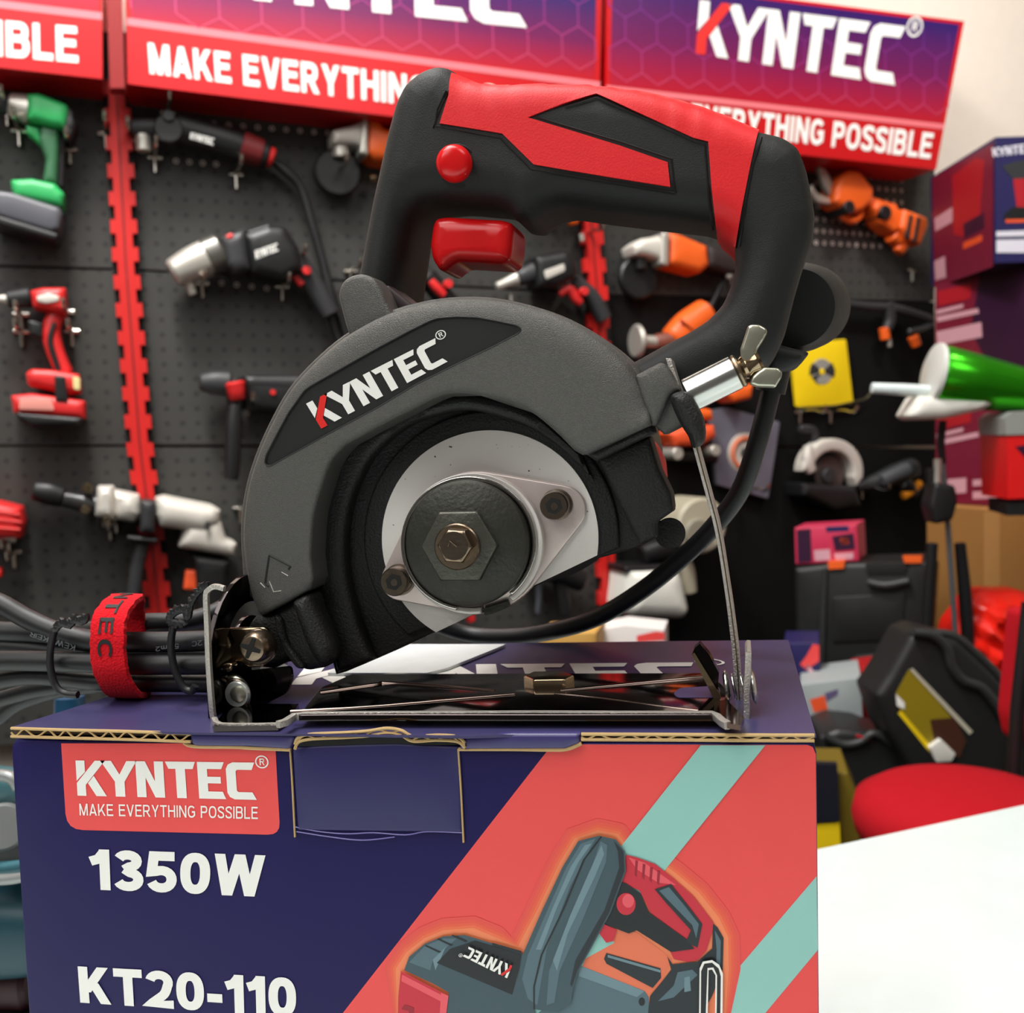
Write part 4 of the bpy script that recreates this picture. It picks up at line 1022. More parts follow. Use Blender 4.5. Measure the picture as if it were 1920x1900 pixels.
# rivet with washers at the lower left
M_rz = mat('rivet_zinc', (226, 230, 224), .3, .6)
for nm, x_, y_, h_, r_, m_ in (('rivet_washer', 429, 1304, .0150, 41, M_boltd), ('rivet_washer', 433, 1304, .0164, 37, M_wing), ('rivet_washer', 438, 1304, .0176, 31, M_boltd), ('rivet_head', 443, 1303, .0192, 25, M_rz)):
    q_ = r_*S.mpp(x_, y_, h_); nd(nm, x_, y_, h_, .0012, [(0, q_), (.6, q_), (1, q_*.92)], m_, SAW, 40)
nd('rivet_centre', 444, 1303, .0200, .001, [(0, .0022), (.7, .0022), (1, .0014)], M_wing, SAW, 24)
slab('rivet_plate', S, [rnd([(432, 1262), (500, 1255), (545, 1250), (548, 1275), (538, 1300), (470, 1335), (440, 1340)], 8)], .010, .0012, M_cheek, SAW)
# right end: strap pivot, upright ear and tab
e0 = BPF.p(1380, 1345, 0)
tube('right_hook', [S.p(x, y, .0215) for x, y in cr([(1336, 1342), (1350, 1356), (1372, 1364), (1390, 1361), (1399, 1346), (1400, 1300), (1402, 1260), (1403, 1225)], 6)], .00078, M_edge, SAW, 8, sq=4)
slab('right_ear', S, [rnd([(1397, 1228), (1401, 1222), (1409, 1223), (1408, 1300), (1406, 1348), (1398, 1352)], 2)], .020, .014, M_edge, SAW)
slab('right_gusset', BPF, [[(1340, 1315), (1362, 1312), (1395, 1345), (1388, 1360), (1360, 1356), (1338, 1340)]], .0036, .0012, mat('polished_gusset', (104, 84, 76), .14, 1), SAW)
for x0_, x1_, r in ((1358, 1368, 31), (1374, 1380, 26), (1408, 1418, 33), (1392, 1397, 28)):
    p0_, p1_ = S.p(x0_, 1288, .017), S.p(x1_, 1287, .017); mm = S.mpp(x0_, 1288, .017)
    cyl('pivot_rivet', p0_, p1_, r*mm, M_zinc, SAW, .25, 36)
slab_at('stop_tab', S, [[(1298, 1226), (1302, 1216), (1312, 1207), (1330, 1228), (1348, 1262), (1346, 1296), (1350, 1310), (1338, 1309)]], .0150, .0152, .004, M_cheek, SAW)
slab('stop_tab_edge', S, [[(1297, 1228), (1302, 1224), (1350, 1303), (1352, 1312), (1338, 1310)]], .0165, .0014, M_brass, SAW)
# ---- power cord
cp = [(1452, 690, -.05), (1446, 730, -.05), (1420, 830, -.05), (1388, 920, -.052), (1336, 990, -.055), (1275, 1050, -.06), (1200, 1110, -.065), (1120, 1158, -.07), (1040, 1183, -.075), (960, 1194, -.08), (880, 1190, -.085), (800, 1165, -.08), (700, 1120, -.07), (600, 1070, -.055), (520, 1075, -.045), (460, 1105, -.035), (420, 1140, -.028), (370, 1160, -.024), (320, 1166, -.022), (270, 1168, -.022), (200, 1180, -.024), (140, 1182, -.03)]
P = cr([S.p(x, y, h) for x, y, h in cp], 8); n = len(P)
tube('power_cord', P, [.0030]*n, M_cable, SAW, 20)
cord = tube('cord_bend_relief', cr([S.p(1458, 668, -.05), S.p(1452, 700, -.05), S.p(1444, 735, -.05)], 6), .0046, M_plastic2, SAW, 18)

# ------------------------------------------------------------------ cable bundle left, its ties and strap
runs = [([(-60, 1108), (0, 1132), (50, 1160), (100, 1182), (170, 1203), (230, 1204), (300, 1204), (360, 1203), (420, 1200), (480, 1196)], .004, 19),
        ([(-60, 1246), (0, 1240), (80, 1240), (170, 1243), (240, 1246), (320, 1246), (420, 1245), (480, 1243)], .006, 19.5),
        ([(-60, 1296), (0, 1276), (60, 1268), (120, 1272), (180, 1278), (250, 1280), (330, 1281), (420, 1282), (480, 1282)], .002, 17),
        ([(-60, 1178), (0, 1184), (80, 1188), (170, 1200), (250, 1216), (330, 1224), (420, 1226), (480, 1224)], -.012, 19),
        ([(-60, 1212), (0, 1212), (80, 1218), (170, 1232), (250, 1262), (330, 1264), (420, 1264), (480, 1260)], -.013, 18),
        ([(-60, 1380), (-10, 1352), (30, 1322), (80, 1303), (120, 1293), (180, 1285), (250, 1272), (300, 1262)], -.016, 15),
        ([(-60, 1330), (0, 1312), (60, 1296), (120, 1286), (200, 1266), (300, 1240)], -.006, 15)]
Tc = thing('cable_bundle', 'thick bundle of black rubber cable left of the saw on the box', 'cable', S.p(250, 1290, 0))
for P, h, r in runs:
    W = cr([S.p(x, y, h) for x, y in P], 8)
    tube('cable_run', W, r*S.mpp(200, 1240, h), M_cable, Tc, 18)
M_cp = mat('cable_print', (104, 106, 110), .5)
text('cable_lettering', 'KEWEIKEUR', S, [(142, 1221), (52, 1188), (56, 1198), (139, 1211)][::-1] and [(140, 1221), (55, 1193), (58, 1185), (142, 1210)], .0071, M_cp, Tc, .14)
text('cable_lettering', '2C    5mm2', S, [(380, 1210), (292, 1222), (292, 1213), (380, 1200)], .0073, M_cp, Tc, .14)
# red strap: a loop across the bundle
def band(ctr, ry, rz, n, skew):
    out = []
    for i in range(n):
        a = 2*math.pi*i/n; out.append((math.cos(a), math.sin(a)))
    return out
Lp = []
base = S.p(222, 1214, 0); px_ = S.mpp(222, 1214)
zt, zb_ = S.p(230, 1124, 0)[2]-base[2], S.p(235, 1303, .004)[2]-base[2]
for (dy, dz, dxp) in [(.000, 1.0, 22), (-.006, .96, 6), (-.0115, .76, -12), (-.014, .45, -19), (-.0145, .1, -21), (-.0145, -.25, -18), (-.0125, -.62, -6), (-.008, -.90, 10), (.000, -1.0, 26), (.008, -.95, 34), (.016, -.7, 34), (.019, -.2, 30), (.018, .3, 28), (.014, .75, 28), (.008, .95, 26)]:
    dxp = dxp-dy*1168/.262*.97
    Lp.append((base[0]+dxp*px_, base[1]+dy, base[2]+(zt*dz if dz > 0 else -zb_*dz)))
Lp = cr(Lp, 6, True)
V = []; F = []; n = len(Lp); w2 = 35*px_; th_ = .0011
cen = np.mean(Lp, 0)
rng = random.Random(2)
for i, p in enumerate(Lp):
    q = np.array([0, p[1]-cen[1], p[2]-cen[2]]); q = nrm(q); j1, j2 = rng.uniform(-.00025, .00025), rng.uniform(-.00025, .00025)
    for a, b in [(-w2+j1, 0), (-w2*.96+j1, th_), (0, th_*1.15), (w2*.96+j2, th_), (w2+j2, 0), (w2*.9, -th_*.6), (-w2*.9, -th_*.6)]: V.append(p+np.array([a, 0, 0])+q*b)
for i in range(n):
    j = (i+1) % n
    for k in range(7): l = (k+1) % 7; F.append((i*7+k, i*7+l, j*7+l, j*7+k))
st = thing('cable_strap', 'bright red fabric strap wrapped round the black cable bundle', 'strap', base+np.array([0, 0, -.012]))
mk('strap_band', V, F, M_velcro, st, True, 50)
tv, tf = text_uv('YNTEC', .17, .2)
def onband(s, t):
    i = s*(n-1); k = int(i) % n; f = i-int(i); A_, B_ = np.array(Lp[k]), np.array(Lp[(k+1) % n]); p = A_*(1-f)+B_*f
    q = nrm([0, p[1]-cen[1], p[2]-cen[2]]); return p+np.array([t*w2, 0, 0])+q*(th_*1.15+.00025)
def letters(s0, s1, t0, t1, m_, lift):
    return mk('strap_lettering', [onband((s0+(s1-s0)*p[0]) % 1.0, t0+(t1-t0)*p[1]) for p in tv], tf, m_, st, False)
letters(-.10, .285, -.46, .36, M_groove, 0)
# twist ties
Tt = []
for lab, cl, knot in (('black wire tie round the cables, left of the red strap', [(103, 1178), (98, 1200), (94, 1225), (95, 1255), (104, 1285), (120, 1300), (146, 1303)], [(103, 1178), (116, 1166), (130, 1170), (140, 1160), (152, 1163), (162, 1158)]),
                      ('black wire tie round the cables, between red strap and saw', [(325, 1175), (321, 1200), (322, 1228), (330, 1262), (345, 1290), (360, 1296), (366, 1286)], [(345, 1172), (322, 1168), (320, 1154), (332, 1143), (348, 1142), (352, 1154), (358, 1128), (372, 1106), (386, 1097)])):
    W = cr([S.p(x, y, .0115) for x, y in cl], 6)
    t = thing('wire_tie', lab, 'tie', W[-1])
    tube('tie_loop', W, .0011, M_cable, t, 10)
    W = cr([S.p(x, y, .0125) for x, y in knot], 8)
    W2 = [p+np.array([.0006*math.cos(i*.9), .0, .0009*math.sin(i*.9)]) for i, p in enumerate(W)]; W3 = [p-np.array([.0006*math.cos(i*.9), .0, .0009*math.sin(i*.9)]) for i, p in enumerate(W)]
    tube('tie_twist', W2, .0008, M_cable, t, 8); tube('tie_twist', W3, .0008, M_cable, t, 8)

# ------------------------------------------------------------------ tools hanging on the pegboard
def tool(name, label, cat, at, parts, h=.035, fr=None, group=None):
    fr = fr or WALL
    T = thing(name, label, cat, fr.p(at[0], at[1], 0), group)
    prev = {}
    for p in parts:
        nm, kind, data, m = p[:4]; hh = h+(p[4] if len(p) > 4 and p[4] else 0); opt = p[5] if len(p) > 5 else {}
        par = prev.get(opt.pop('on', None), T) if opt else T
        if kind == 'bar': o = bar(nm, fr, data, hh, m, par, **opt)
        elif kind == 'slab':
            th = opt.pop('th', .03); bv = opt.pop('bv', .004); r = opt.pop('r', 4)
            o = slab_at(nm, fr, [rnd(data, r)], hh+th/2-bv, hh+th/2, th, m, par, bevel=bv)
        elif kind == 'disc':   # facing out of the wall
            x, y, r, ln = data; mm = fr.mpp(x, y, hh); q = fr.p(x, y, hh+ln/2); o = cyl(nm, q-fr.n*ln, q, r*mm, m, par, .1, 32)
        elif kind == 'ring':
            x, y, r, t = data; mm = fr.mpp(x, y, hh); c = fr.p(x, y, hh)
            o = tube(nm, [c+(fr.U*math.cos(a)+fr.V*math.sin(a))*r*mm for a in np.linspace(0, 2*math.pi, 33)[:-1]], t*mm, m, par, 8, closed=True)
        elif kind == 'text': o = text(nm, data[0], fr, data[1], hh, m, par, .0)
        elif kind == 'brand': o = brand(fr, data, hh, m, par, None, False)
        elif kind == 'cyl':
            (x0, y0), (x1, y1), r = data; a, b = fr.p(x0, y0, hh), fr.p(x1, y1, hh); o = cyl(nm, a, b, r*fr.mpp(x0, y0, hh), m, par, .12, 24)
        prev[nm] = o
    return T

tool('cordless_drill', 'green cordless drill with dark battery hanging at upper left', 'drill', (80, 440), [
    ('chuck', 'cyl', ((-14, 196), (26, 198), 17), M_blk2), ('collar', 'bar', [(20, 198, 22), (54, 206, 27)], M_sil),
    ('body', 'slab', [(50, 178), (72, 176), (126, 198), (133, 214), (124, 244), (98, 240), (52, 226)], M_green, 0, dict(th=.055, bv=.012)),
    ('rear_cap', 'slab', [(122, 200), (140, 208), (146, 238), (134, 268), (120, 262), (118, 240)], M_blk, 0, dict(th=.05, bv=.01)),
    ('trigger', 'slab', [(48, 236), (74, 240), (78, 274), (66, 262), (50, 250)], M_green, 0, dict(th=.02)),
    ('handle', 'slab', [(76, 236), (112, 240), (110, 300), (108, 348), (80, 344), (86, 300), (72, 262)], mat('tool_green_dark', (44, 96, 62), .5), -.002, dict(th=.034, bv=.008)),
    ('handle_back', 'bar', [(116, 246, 9), (114, 300, 8), (112, 350, 8)], M_blk, -.004),
    ('battery_mount', 'slab', [(20, 338), (60, 336), (104, 346), (122, 366), (118, 390), (28, 372), (22, 356)], M_green, 0, dict(th=.06, bv=.01)),
    ('battery_pack', 'slab', [(-18, 356), (24, 362), (112, 390), (118, 402), (112, 432), (96, 438), (-18, 404)], mat('battery_gray', (84, 84, 90), .45), 0, dict(th=.07, bv=.008)),
    ('battery_base', 'slab', [(-18, 400), (100, 436), (112, 440), (104, 452), (-18, 418)], M_blk, 0, dict(th=.07, bv=.004))], .045)
tool('angle_polisher', 'long black corded polisher with a red ring at its tail', 'power tool', (380, 340), [
    ('head', 'disc', (316, 240, 26, .05), M_blk), ('head_cap', 'disc', (316, 216, 10, .06), M_blk2),
    ('nose', 'bar', [(248, 240, 16), (275, 240, 18), (300, 240, 16)], M_blk2), ('spindle', 'cyl', ((268, 252), (270, 284), 14), M_sil),
    ('body', 'bar', [(330, 240, 28), (380, 254, 27), (440, 272, 27), (500, 292, 23)], M_blk), ('body_accent', 'bar', [(455, 276, 28), (490, 288, 25)], mat('tool_maroon', (112, 26, 28), .45), .001),
    ('tail_ring', 'bar', [(503, 293, 19), (511, 297, 18)], M_tred), ('lettering', 'brand', [(358, 248), (402, 260), (400, 272), (356, 260)], M_white, .027),
    ('power_cord', 'bar', [(508, 300, 7), (540, 325, 9), (565, 355, 8), (585, 420, 8), (605, 490, 8), (622, 560, 10), (640, 600, 9), (660, 660, 8)], M_blk, -.012)], .04)
M_cordg = mat('cord_sleeve_gray', (120, 118, 114), .4)
def grinder(label, T_, extra=()):
    pass
tool('angle_grinder', 'orange angle grinder with silver gear head left of the saw handle', 'grinder', (680, 375), [
    ('gear_head', 'slab', [(622, 246), (660, 236), (688, 222), (690, 282), (664, 272), (624, 270)], M_silw, 0, dict(th=.05, bv=.01)), ('flange', 'slab', [(680, 222), (690, 224), (690, 292), (674, 288)], M_sil, .002, dict(th=.056, bv=.004)),
    ('spindle', 'cyl', ((638, 270), (640, 296), 16), M_sil), ('body', 'slab', [(688, 226), (708, 228), (720, 242), (760, 248), (770, 310), (700, 302), (684, 290)], M_or, 0, dict(th=.055, bv=.014)),
    ('rear_handle', 'bar', [(760, 278, 28), (840, 300, 24), (900, 315, 22)], M_blk), ('blade_guard', 'disc', (634, 322, 44, .02), M_blk, -.012), ('side_knob', 'bar', [(694, 336, 8), (704, 334, 7)], M_brass)], .04)
tool('impact_drill', 'black impact drill with chrome chuck and red trigger, centre left', 'drill', (500, 600), [
    ('chuck', 'bar', [(326, 512, 26), (360, 496, 32), (388, 484, 34)], M_sil), ('chuck_jaw', 'bar', [(350, 520, 10), (362, 552, 8)], M_sil, -.004), ('collar', 'bar', [(388, 484, 36), (412, 474, 36)], mat('brushed_gray', (120, 118, 112), .35, .8)),
    ('gearbox', 'slab', [(412, 446), (440, 436), (460, 428), (470, 508), (440, 516), (424, 500)], M_blk2, 0, dict(th=.06, bv=.014)), ('selector', 'bar', [(426, 446, 5), (436, 442, 5)], M_tred, .026),
    ('motor_body', 'slab', [(456, 440), (500, 424), (534, 426), (560, 466), (566, 510), (530, 528), (470, 512)], M_blk, 0, dict(th=.065, bv=.016)), ('top_rail', 'slab', [(462, 434), (506, 420), (510, 430), (466, 446)], M_blk, .01, dict(th=.03)),
    ('lettering', 'brand', [(478, 470), (520, 456), (522, 470), (480, 486)], M_white, .0335), ('handle', 'bar', [(555, 490, 22), (590, 540, 20), (618, 590, 18)], M_blk2, -.004),
    ('trigger', 'bar', [(522, 512, 6), (540, 505, 7), (552, 518, 7), (566, 534, 7)], M_tred, .006), ('reverse_button', 'disc', (576, 507, 8, .05), M_tred), ('power_cord', 'bar', [(618, 590, 9), (636, 640, 7), (660, 700, 7)], M_blk, -.012)], .045)
tool('cordless_drill', 'red cordless drill with red battery hanging at the left edge', 'drill', (90, 800), [
    ('chuck', 'bar', [(-8, 560, 6), (14, 562, 10)], M_sil), ('nose', 'bar', [(16, 562, 16), (56, 558, 20)], M_blk), ('body', 'slab', [(56, 546), (80, 540), (124, 540), (126, 592), (100, 586), (62, 578)], M_tred, 0, dict(th=.05, bv=.012)),
    ('side_plate', 'slab', [(68, 556), (92, 550), (112, 556), (110, 566), (86, 570), (70, 566)], M_silw, .022, dict(th=.01, bv=.002)), ('trigger', 'slab', [(52, 600), (82, 606), (80, 636), (56, 628)], M_blk, 0, dict(th=.02)),
    ('handle', 'bar', [(106, 590, 15), (96, 620, 17), (104, 660, 16), (122, 700, 15)], M_tred, -.002), ('grip_inlay', 'bar', [(102, 606, 4), (94, 640, 5), (108, 690, 5), (112, 720, 5)], M_blk, .012),
    ('foot', 'slab', [(48, 700), (60, 692), (100, 694), (150, 702), (152, 736), (130, 740), (52, 722)], M_tred, 0, dict(th=.06, bv=.01)), ('belt_hook', 'slab', [(102, 704), (122, 706), (128, 754), (104, 752)], M_blk, .032, dict(th=.01, bv=.002)),
    ('battery_pack', 'slab', [(20, 742), (60, 738), (160, 752), (160, 786), (26, 776)], M_tred, 0, dict(th=.07, bv=.01)), ('battery_base', 'slab', [(28, 772), (158, 784), (146, 798), (60, 800), (34, 788)], M_blk, 0, dict(th=.07, bv=.006)),
    ('battery_label', 'slab', [(36, 748), (96, 746), (102, 770), (36, 768)], mat('label_pink', (232, 150, 138), .5), .036, dict(th=.002, bv=.0004)), ('warning_sticker', 'slab', [(136, 706), (150, 708), (150, 732), (138, 730)], mat('sticker_cream', (232, 214, 150), .5), .031, dict(th=.002, bv=.0004))], .045)
tool('rotary_hammer', 'black rotary hammer with red ring and hanging side handle', 'power tool', (460, 900), [
    ('chuck', 'bar', [(376, 718, 16), (400, 718, 22), (428, 720, 24)], M_blk2), ('red_ring', 'bar', [(440, 720, 20), (446, 748, 15)], M_tred, .012), ('side_handle_collar', 'cyl', ((440, 712), (444, 760), 18), M_blk),
    ('body', 'slab', [(455, 704), (600, 702), (620, 770), (560, 780), (470, 772)], M_blk, 0, dict(th=.06, bv=.014)), ('name_plate', 'slab', [(470, 710), (545, 712), (545, 724), (470, 720)], M_blk2, .028, dict(th=.006, bv=.001)),
    ('side_handle', 'bar', [(440, 762, 12), (438, 800, 15), (436, 860, 15), (434, 898, 13)], M_blk, .02), ('indicator', 'disc', (512, 736, 5, .066), M_tred)], .04)
tool('demolition_hammer', 'large silver demolition hammer with black chuck on the lower pegboard', 'power tool', (270, 1090), [
    ('bit_sleeve', 'bar', [(64, 920, 18), (90, 925, 22), (116, 932, 20)], M_blk), ('chuck', 'bar', [(112, 934, 15), (150, 942, 17), (182, 950, 22)], mat('chuck_gray', (70, 70, 70), .3, .7)),
    ('bolt', 'disc', (164, 916, 9, .07), M_brass), ('bolt', 'disc', (160, 956, 8, .07), M_brass), ('bolt', 'disc', (200, 978, 8, .07), M_brass), ('front_housing', 'slab', [(182, 912), (214, 912), (218, 976), (178, 968)], M_silw, 0, dict(th=.075, bv=.018)),
    ('barrel', 'slab', [(212, 918), (262, 928), (266, 964), (252, 980), (214, 974)], M_silw, 0, dict(th=.07, bv=.02)), ('strap', 'slab', [(264, 938), (292, 940), (290, 1000), (262, 998)], M_blk2, .004, dict(th=.08, bv=.01)),
    ('body', 'slab', [(292, 934), (310, 930), (400, 948), (414, 956), (412, 985), (380, 1000), (336, 992), (300, 988), (290, 966)], M_silw, 0, dict(th=.08, bv=.02)),
    ('rear_housing', 'slab', [(350, 984), (412, 970), (424, 1010), (444, 1018), (440, 1044), (400, 1038), (334, 1026)], M_silw, 0, dict(th=.07, bv=.016)), ('vent', 'slab', [(386, 978), (394, 978), (392, 996), (384, 994)], M_blk2, .041, dict(th=.002, bv=.0005)),
    ('rear_handle', 'slab', [(358, 1040), (434, 1050), (426, 1074), (420, 1160), (372, 1160), (366, 1070)], M_blk, 0, dict(th=.05, bv=.01)), ('trigger', 'slab', [(348, 1070), (372, 1070), (372, 1108), (344, 1106)], M_orl, .002, dict(th=.02)),
    ('handle_disc', 'slab', [(238, 1004), (296, 1010), (294, 1020), (238, 1014)], M_blk, .01, dict(th=.05)), ('side_handle', 'bar', [(268, 1018, 12), (258, 1060, 13), (250, 1120, 12)], M_blk2, .01)], .05)
tool('red_power_tool', 'rear of a ribbed red power tool cut off by the left edge', 'power tool', (10, 1060), [
    ('motor_housing', 'slab', [(-60, 930), (0, 942), (40, 952), (46, 982), (40, 1010), (0, 1010), (-60, 1000)], M_tred, 0, dict(th=.07, bv=.015)),
    ('rib', 'bar', [(-20, 958, 3), (36, 966, 3)], M_upr, .034), ('rib', 'bar', [(-20, 974, 3), (40, 980, 3)], M_upr, .034), ('rib', 'bar', [(-20, 990, 3), (38, 994, 3)], M_upr, .034), ('trigger', 'slab', [(-10, 1066), (4, 1068), (4, 1084), (-10, 1082)], M_tred, 0, {})], .045)
# seen through and beside the saw handle
tool('hammer_drill', 'black drill with red trigger partly hidden behind the front post of the handle', 'drill', (820, 600), [
    ('body', 'slab', [(690, 470), (770, 480), (800, 520), (770, 560), (700, 540)], M_blk, 0, dict(th=.06, bv=.014)), ('handle', 'bar', [(800, 520, 20), (850, 580, 18), (870, 620, 16)], M_blk, -.004),
    ('trigger', 'bar', [(808, 528, 8), (818, 540, 9), (832, 554, 8)], M_tred, .01), ('reverse_button', 'disc', (842, 532, 8, .05), M_tred)], .045)
tool('impact_drill', 'black drill with silver tip and red trigger seen through the saw handle', 'drill', (1040, 600), [
    ('chuck', 'bar', [(932, 538, 8), (952, 530, 10), (968, 524, 13)], M_sil), ('collar', 'bar', [(972, 522, 15), (1000, 512, 20)], M_blk2), ('body', 'slab', [(1000, 482), (1026, 476), (1062, 470), (1080, 500), (1076, 524), (1040, 540), (1006, 540)], M_blk, 0, dict(th=.06, bv=.014)),
    ('name_plate', 'slab', [(1020, 508), (1058, 494), (1060, 508), (1024, 524)], M_silw, .03, dict(th=.003, bv=.0005)), ('trigger', 'bar', [(1050, 552, 6), (1066, 542, 9), (1080, 560, 9), (1088, 568, 8)], M_tred, .008), ('reverse_button', 'disc', (1097, 546, 8, .05), M_tred),
    ('handle', 'bar', [(1076, 530, 16), (1110, 560, 16), (1132, 598, 15)], M_blk2, -.004), ('bit', 'bar', [(958, 552, 3), (958, 580, 3)], M_sil, -.01)], .045)
tool('cordless_screwdriver', 'small orange tool tip peeking under the saw grip', 'power tool', (1075, 430), [
    ('nose', 'bar', [(1070, 398, 14), (1076, 420, 10)], M_or), ('bit_holder', 'bar', [(1090, 440, 5), (1092, 452, 4)], M_sil), ('body', 'bar', [(1040, 380, 22), (1070, 396, 16)], M_blk)], .04)
tool('angle_grinder', 'orange angle grinder with silver head seen through the saw handle', 'grinder', (1280, 540), [
    ('gear_head', 'slab', [(1182, 462), (1200, 448), (1240, 442), (1248, 436), (1252, 492), (1236, 490), (1210, 482), (1188, 480)], M_silw, 0, dict(th=.05, bv=.012)), ('flange', 'slab', [(1240, 436), (1254, 436), (1252, 500), (1238, 496)], M_sil, .002, dict(th=.056, bv=.004)),
    ('body', 'slab', [(1252, 436), (1270, 440), (1322, 462), (1326, 500), (1310, 514), (1250, 498)], M_or, 0, dict(th=.055, bv=.014)), ('rear_handle', 'slab', [(1322, 460), (1360, 470), (1384, 486), (1382, 518), (1360, 514), (1324, 502)], mat('handle_brown_black', (44, 32, 32), .45), 0, dict(th=.045, bv=.012)),
    ('cord_end', 'bar', [(1364, 520, 5), (1372, 514, 5)], M_sil, .01), ('spindle', 'cyl', ((1200, 482), (1202, 505), 12), M_blk), ('blade_guard', 'disc', (1200, 520, 40, .018), M_blk, -.016)], .04)
tool('die_grinder', 'orange tool with silver disc below the orange grinder in the handle window', 'grinder', (1260, 700), [
    ('disc', 'cyl', ((1190, 640), (1199, 640), 32), M_sil), ('spindle', 'cyl', ((1199, 640), (1230, 642), 12), M_sil), ('body', 'bar', [(1262, 638, 26), (1290, 612, 30), (1322, 588, 28)], M_or), ('seam', 'bar', [(1276, 600, 3), (1300, 620, 3)], mat('seam_orange_dark', (176, 66, 20), .5), .028),
    ('neck', 'bar', [(1230, 642, 15), (1262, 640, 20)], mat('tool_brownish', (120, 60, 44), .5)), ('arm', 'bar', [(1200, 655, 9), (1260, 665, 8)], M_blk2, -.01), ('cord', 'bar', [(1330, 580, 6), (1350, 540, 5), (1360, 515, 5)], M_blk, -.015)], .045)
tool('cordless_shear', 'orange cordless garden shear with silver jaw at upper right', 'garden tool', (1630, 480), [
    ('upper_blade', 'slab', [(1534, 312), (1548, 316), (1564, 350), (1572, 362), (1560, 372), (1545, 350)], M_sil, 0, dict(th=.012, bv=.002)), ('lower_blade', 'slab', [(1522, 344), (1532, 362), (1556, 372), (1560, 384), (1534, 380), (1518, 360)], M_sil, 0, dict(th=.012, bv=.002)),
    ('head', 'slab', [(1570, 334), (1588, 318), (1608, 322), (1634, 356), (1632, 380), (1612, 398), (1590, 404), (1560, 380), (1562, 352)], M_or, 0, dict(th=.05, bv=.012)), ('knob', 'disc', (1594, 388, 12, .06), M_blk),
    ('trigger_loop', 'ring', (1596, 392, 22, 7), M_or, .004), ('neck', 'bar', [(1628, 380, 12), (1650, 390, 14), (1668, 400, 18)], M_or), ('grip_gap', 'disc', (1662, 398, 13, .056), M_blk), ('body', 'slab', [(1640, 374), (1690, 396), (1694, 430), (1672, 438), (1650, 420), (1634, 392)], M_or, 0, dict(th=.045, bv=.01)),
    ('battery_pack', 'slab', [(1690, 392), (1734, 408), (1738, 424), (1722, 462), (1700, 454), (1684, 428)], M_or, 0, dict(th=.06, bv=.01)), ('battery_band', 'slab', [(1706, 402), (1712, 404), (1704, 452), (1698, 446)], M_blk, .03, dict(th=.006, bv=.001)), ('battery_band', 'slab', [(1720, 406), (1726, 408), (1718, 456), (1712, 454)], M_blk, .03, dict(th=.006, bv=.001)),
    ('foot', 'bar', [(1672, 440, 16), (1690, 456, 14), (1684, 472, 10)], M_or)], .04)
tool('pole_tool', 'dark long tool with two orange caps, upper right near the box tower', 'garden tool', (1660, 650), [
    ('shaft', 'bar', [(1560, 566, 7), (1620, 574, 8), (1680, 580, 9), (1745, 600, 8)], M_blk2), ('head', 'bar', [(1664, 570, 12), (1668, 600, 10), (1662, 618, 9)], M_blk2), ('orange_cap', 'bar', [(1657, 616, 9), (1660, 636, 9)], M_or), ('orange_cap', 'bar', [(1712, 632, 10), (1718, 648, 9)], M_or),
    ('lever', 'bar', [(1704, 622, 5), (1730, 616, 5), (1748, 606, 5)], mat('steel_gray', (96, 98, 100), .4, .6)), ('hook', 'bar', [(1667, 636, 4), (1668, 650, 4)], M_sil)], .03)
# yellow packet with a round blade
tool('blade_packet', 'yellow square packet showing a round saw blade, right of the saw', 'packet', (1540, 766), [
    ('card', 'slab', [(1482, 646), (1586, 636), (1600, 758), (1494, 764)], mat('packet_yellow', (250, 214, 20), .45), 0, dict(th=.008, bv=.001)),
    ('blade_picture', 'disc', (1542, 697, 26, .0098), mat('blade_gray', (150, 148, 140), .5), 0), ('blade_sector', 'slab', [(1542, 697), (1524, 680), (1519, 690), (1518, 704)], M_blk2, .0045, dict(th=.002, bv=.0003, r=1)), ('blade_sector', 'slab', [(1542, 697), (1560, 680), (1566, 694), (1564, 708)], M_blk2, .0045, dict(th=.002, bv=.0003, r=1)),
    ('blade_sector', 'slab', [(1542, 697), (1528, 716), (1536, 722), (1522, 708)], M_blk2, .0045, dict(th=.002, bv=.0003, r=1)), ('blade_centre', 'disc', (1542, 697, 6, .0125), mat('packet_yellow', (250, 214, 20), .45), 0),
    ('wire_hanger', 'bar', [(1496, 766, 2), (1560, 762, 2), (1600, 754, 2), (1622, 748, 2), (1634, 736, 2)], mat('wire_dark', (90, 84, 60), .4, .5), .006)], .012)
tool('disc_packet', 'gray plastic packet with a round grinding disc behind the saw cord', 'packet', (1400, 930), [
    ('sleeve', 'slab', [(1330, 770), (1362, 764), (1462, 792), (1440, 936), (1345, 910), (1336, 850)], mat('sleeve_gray', (106, 104, 116), .3), 0, dict(th=.012, bv=.002)),
    ('disc', 'disc', (1398, 850, 40, .016), mat('disc_pale', (190, 180, 168), .5)), ('disc_ring', 'ring', (1398, 850, 28, 4), mat('disc_orange', (214, 110, 72), .5), .009), ('disc_hub', 'disc', (1398, 850, 10, .02), M_blk2)], .014)
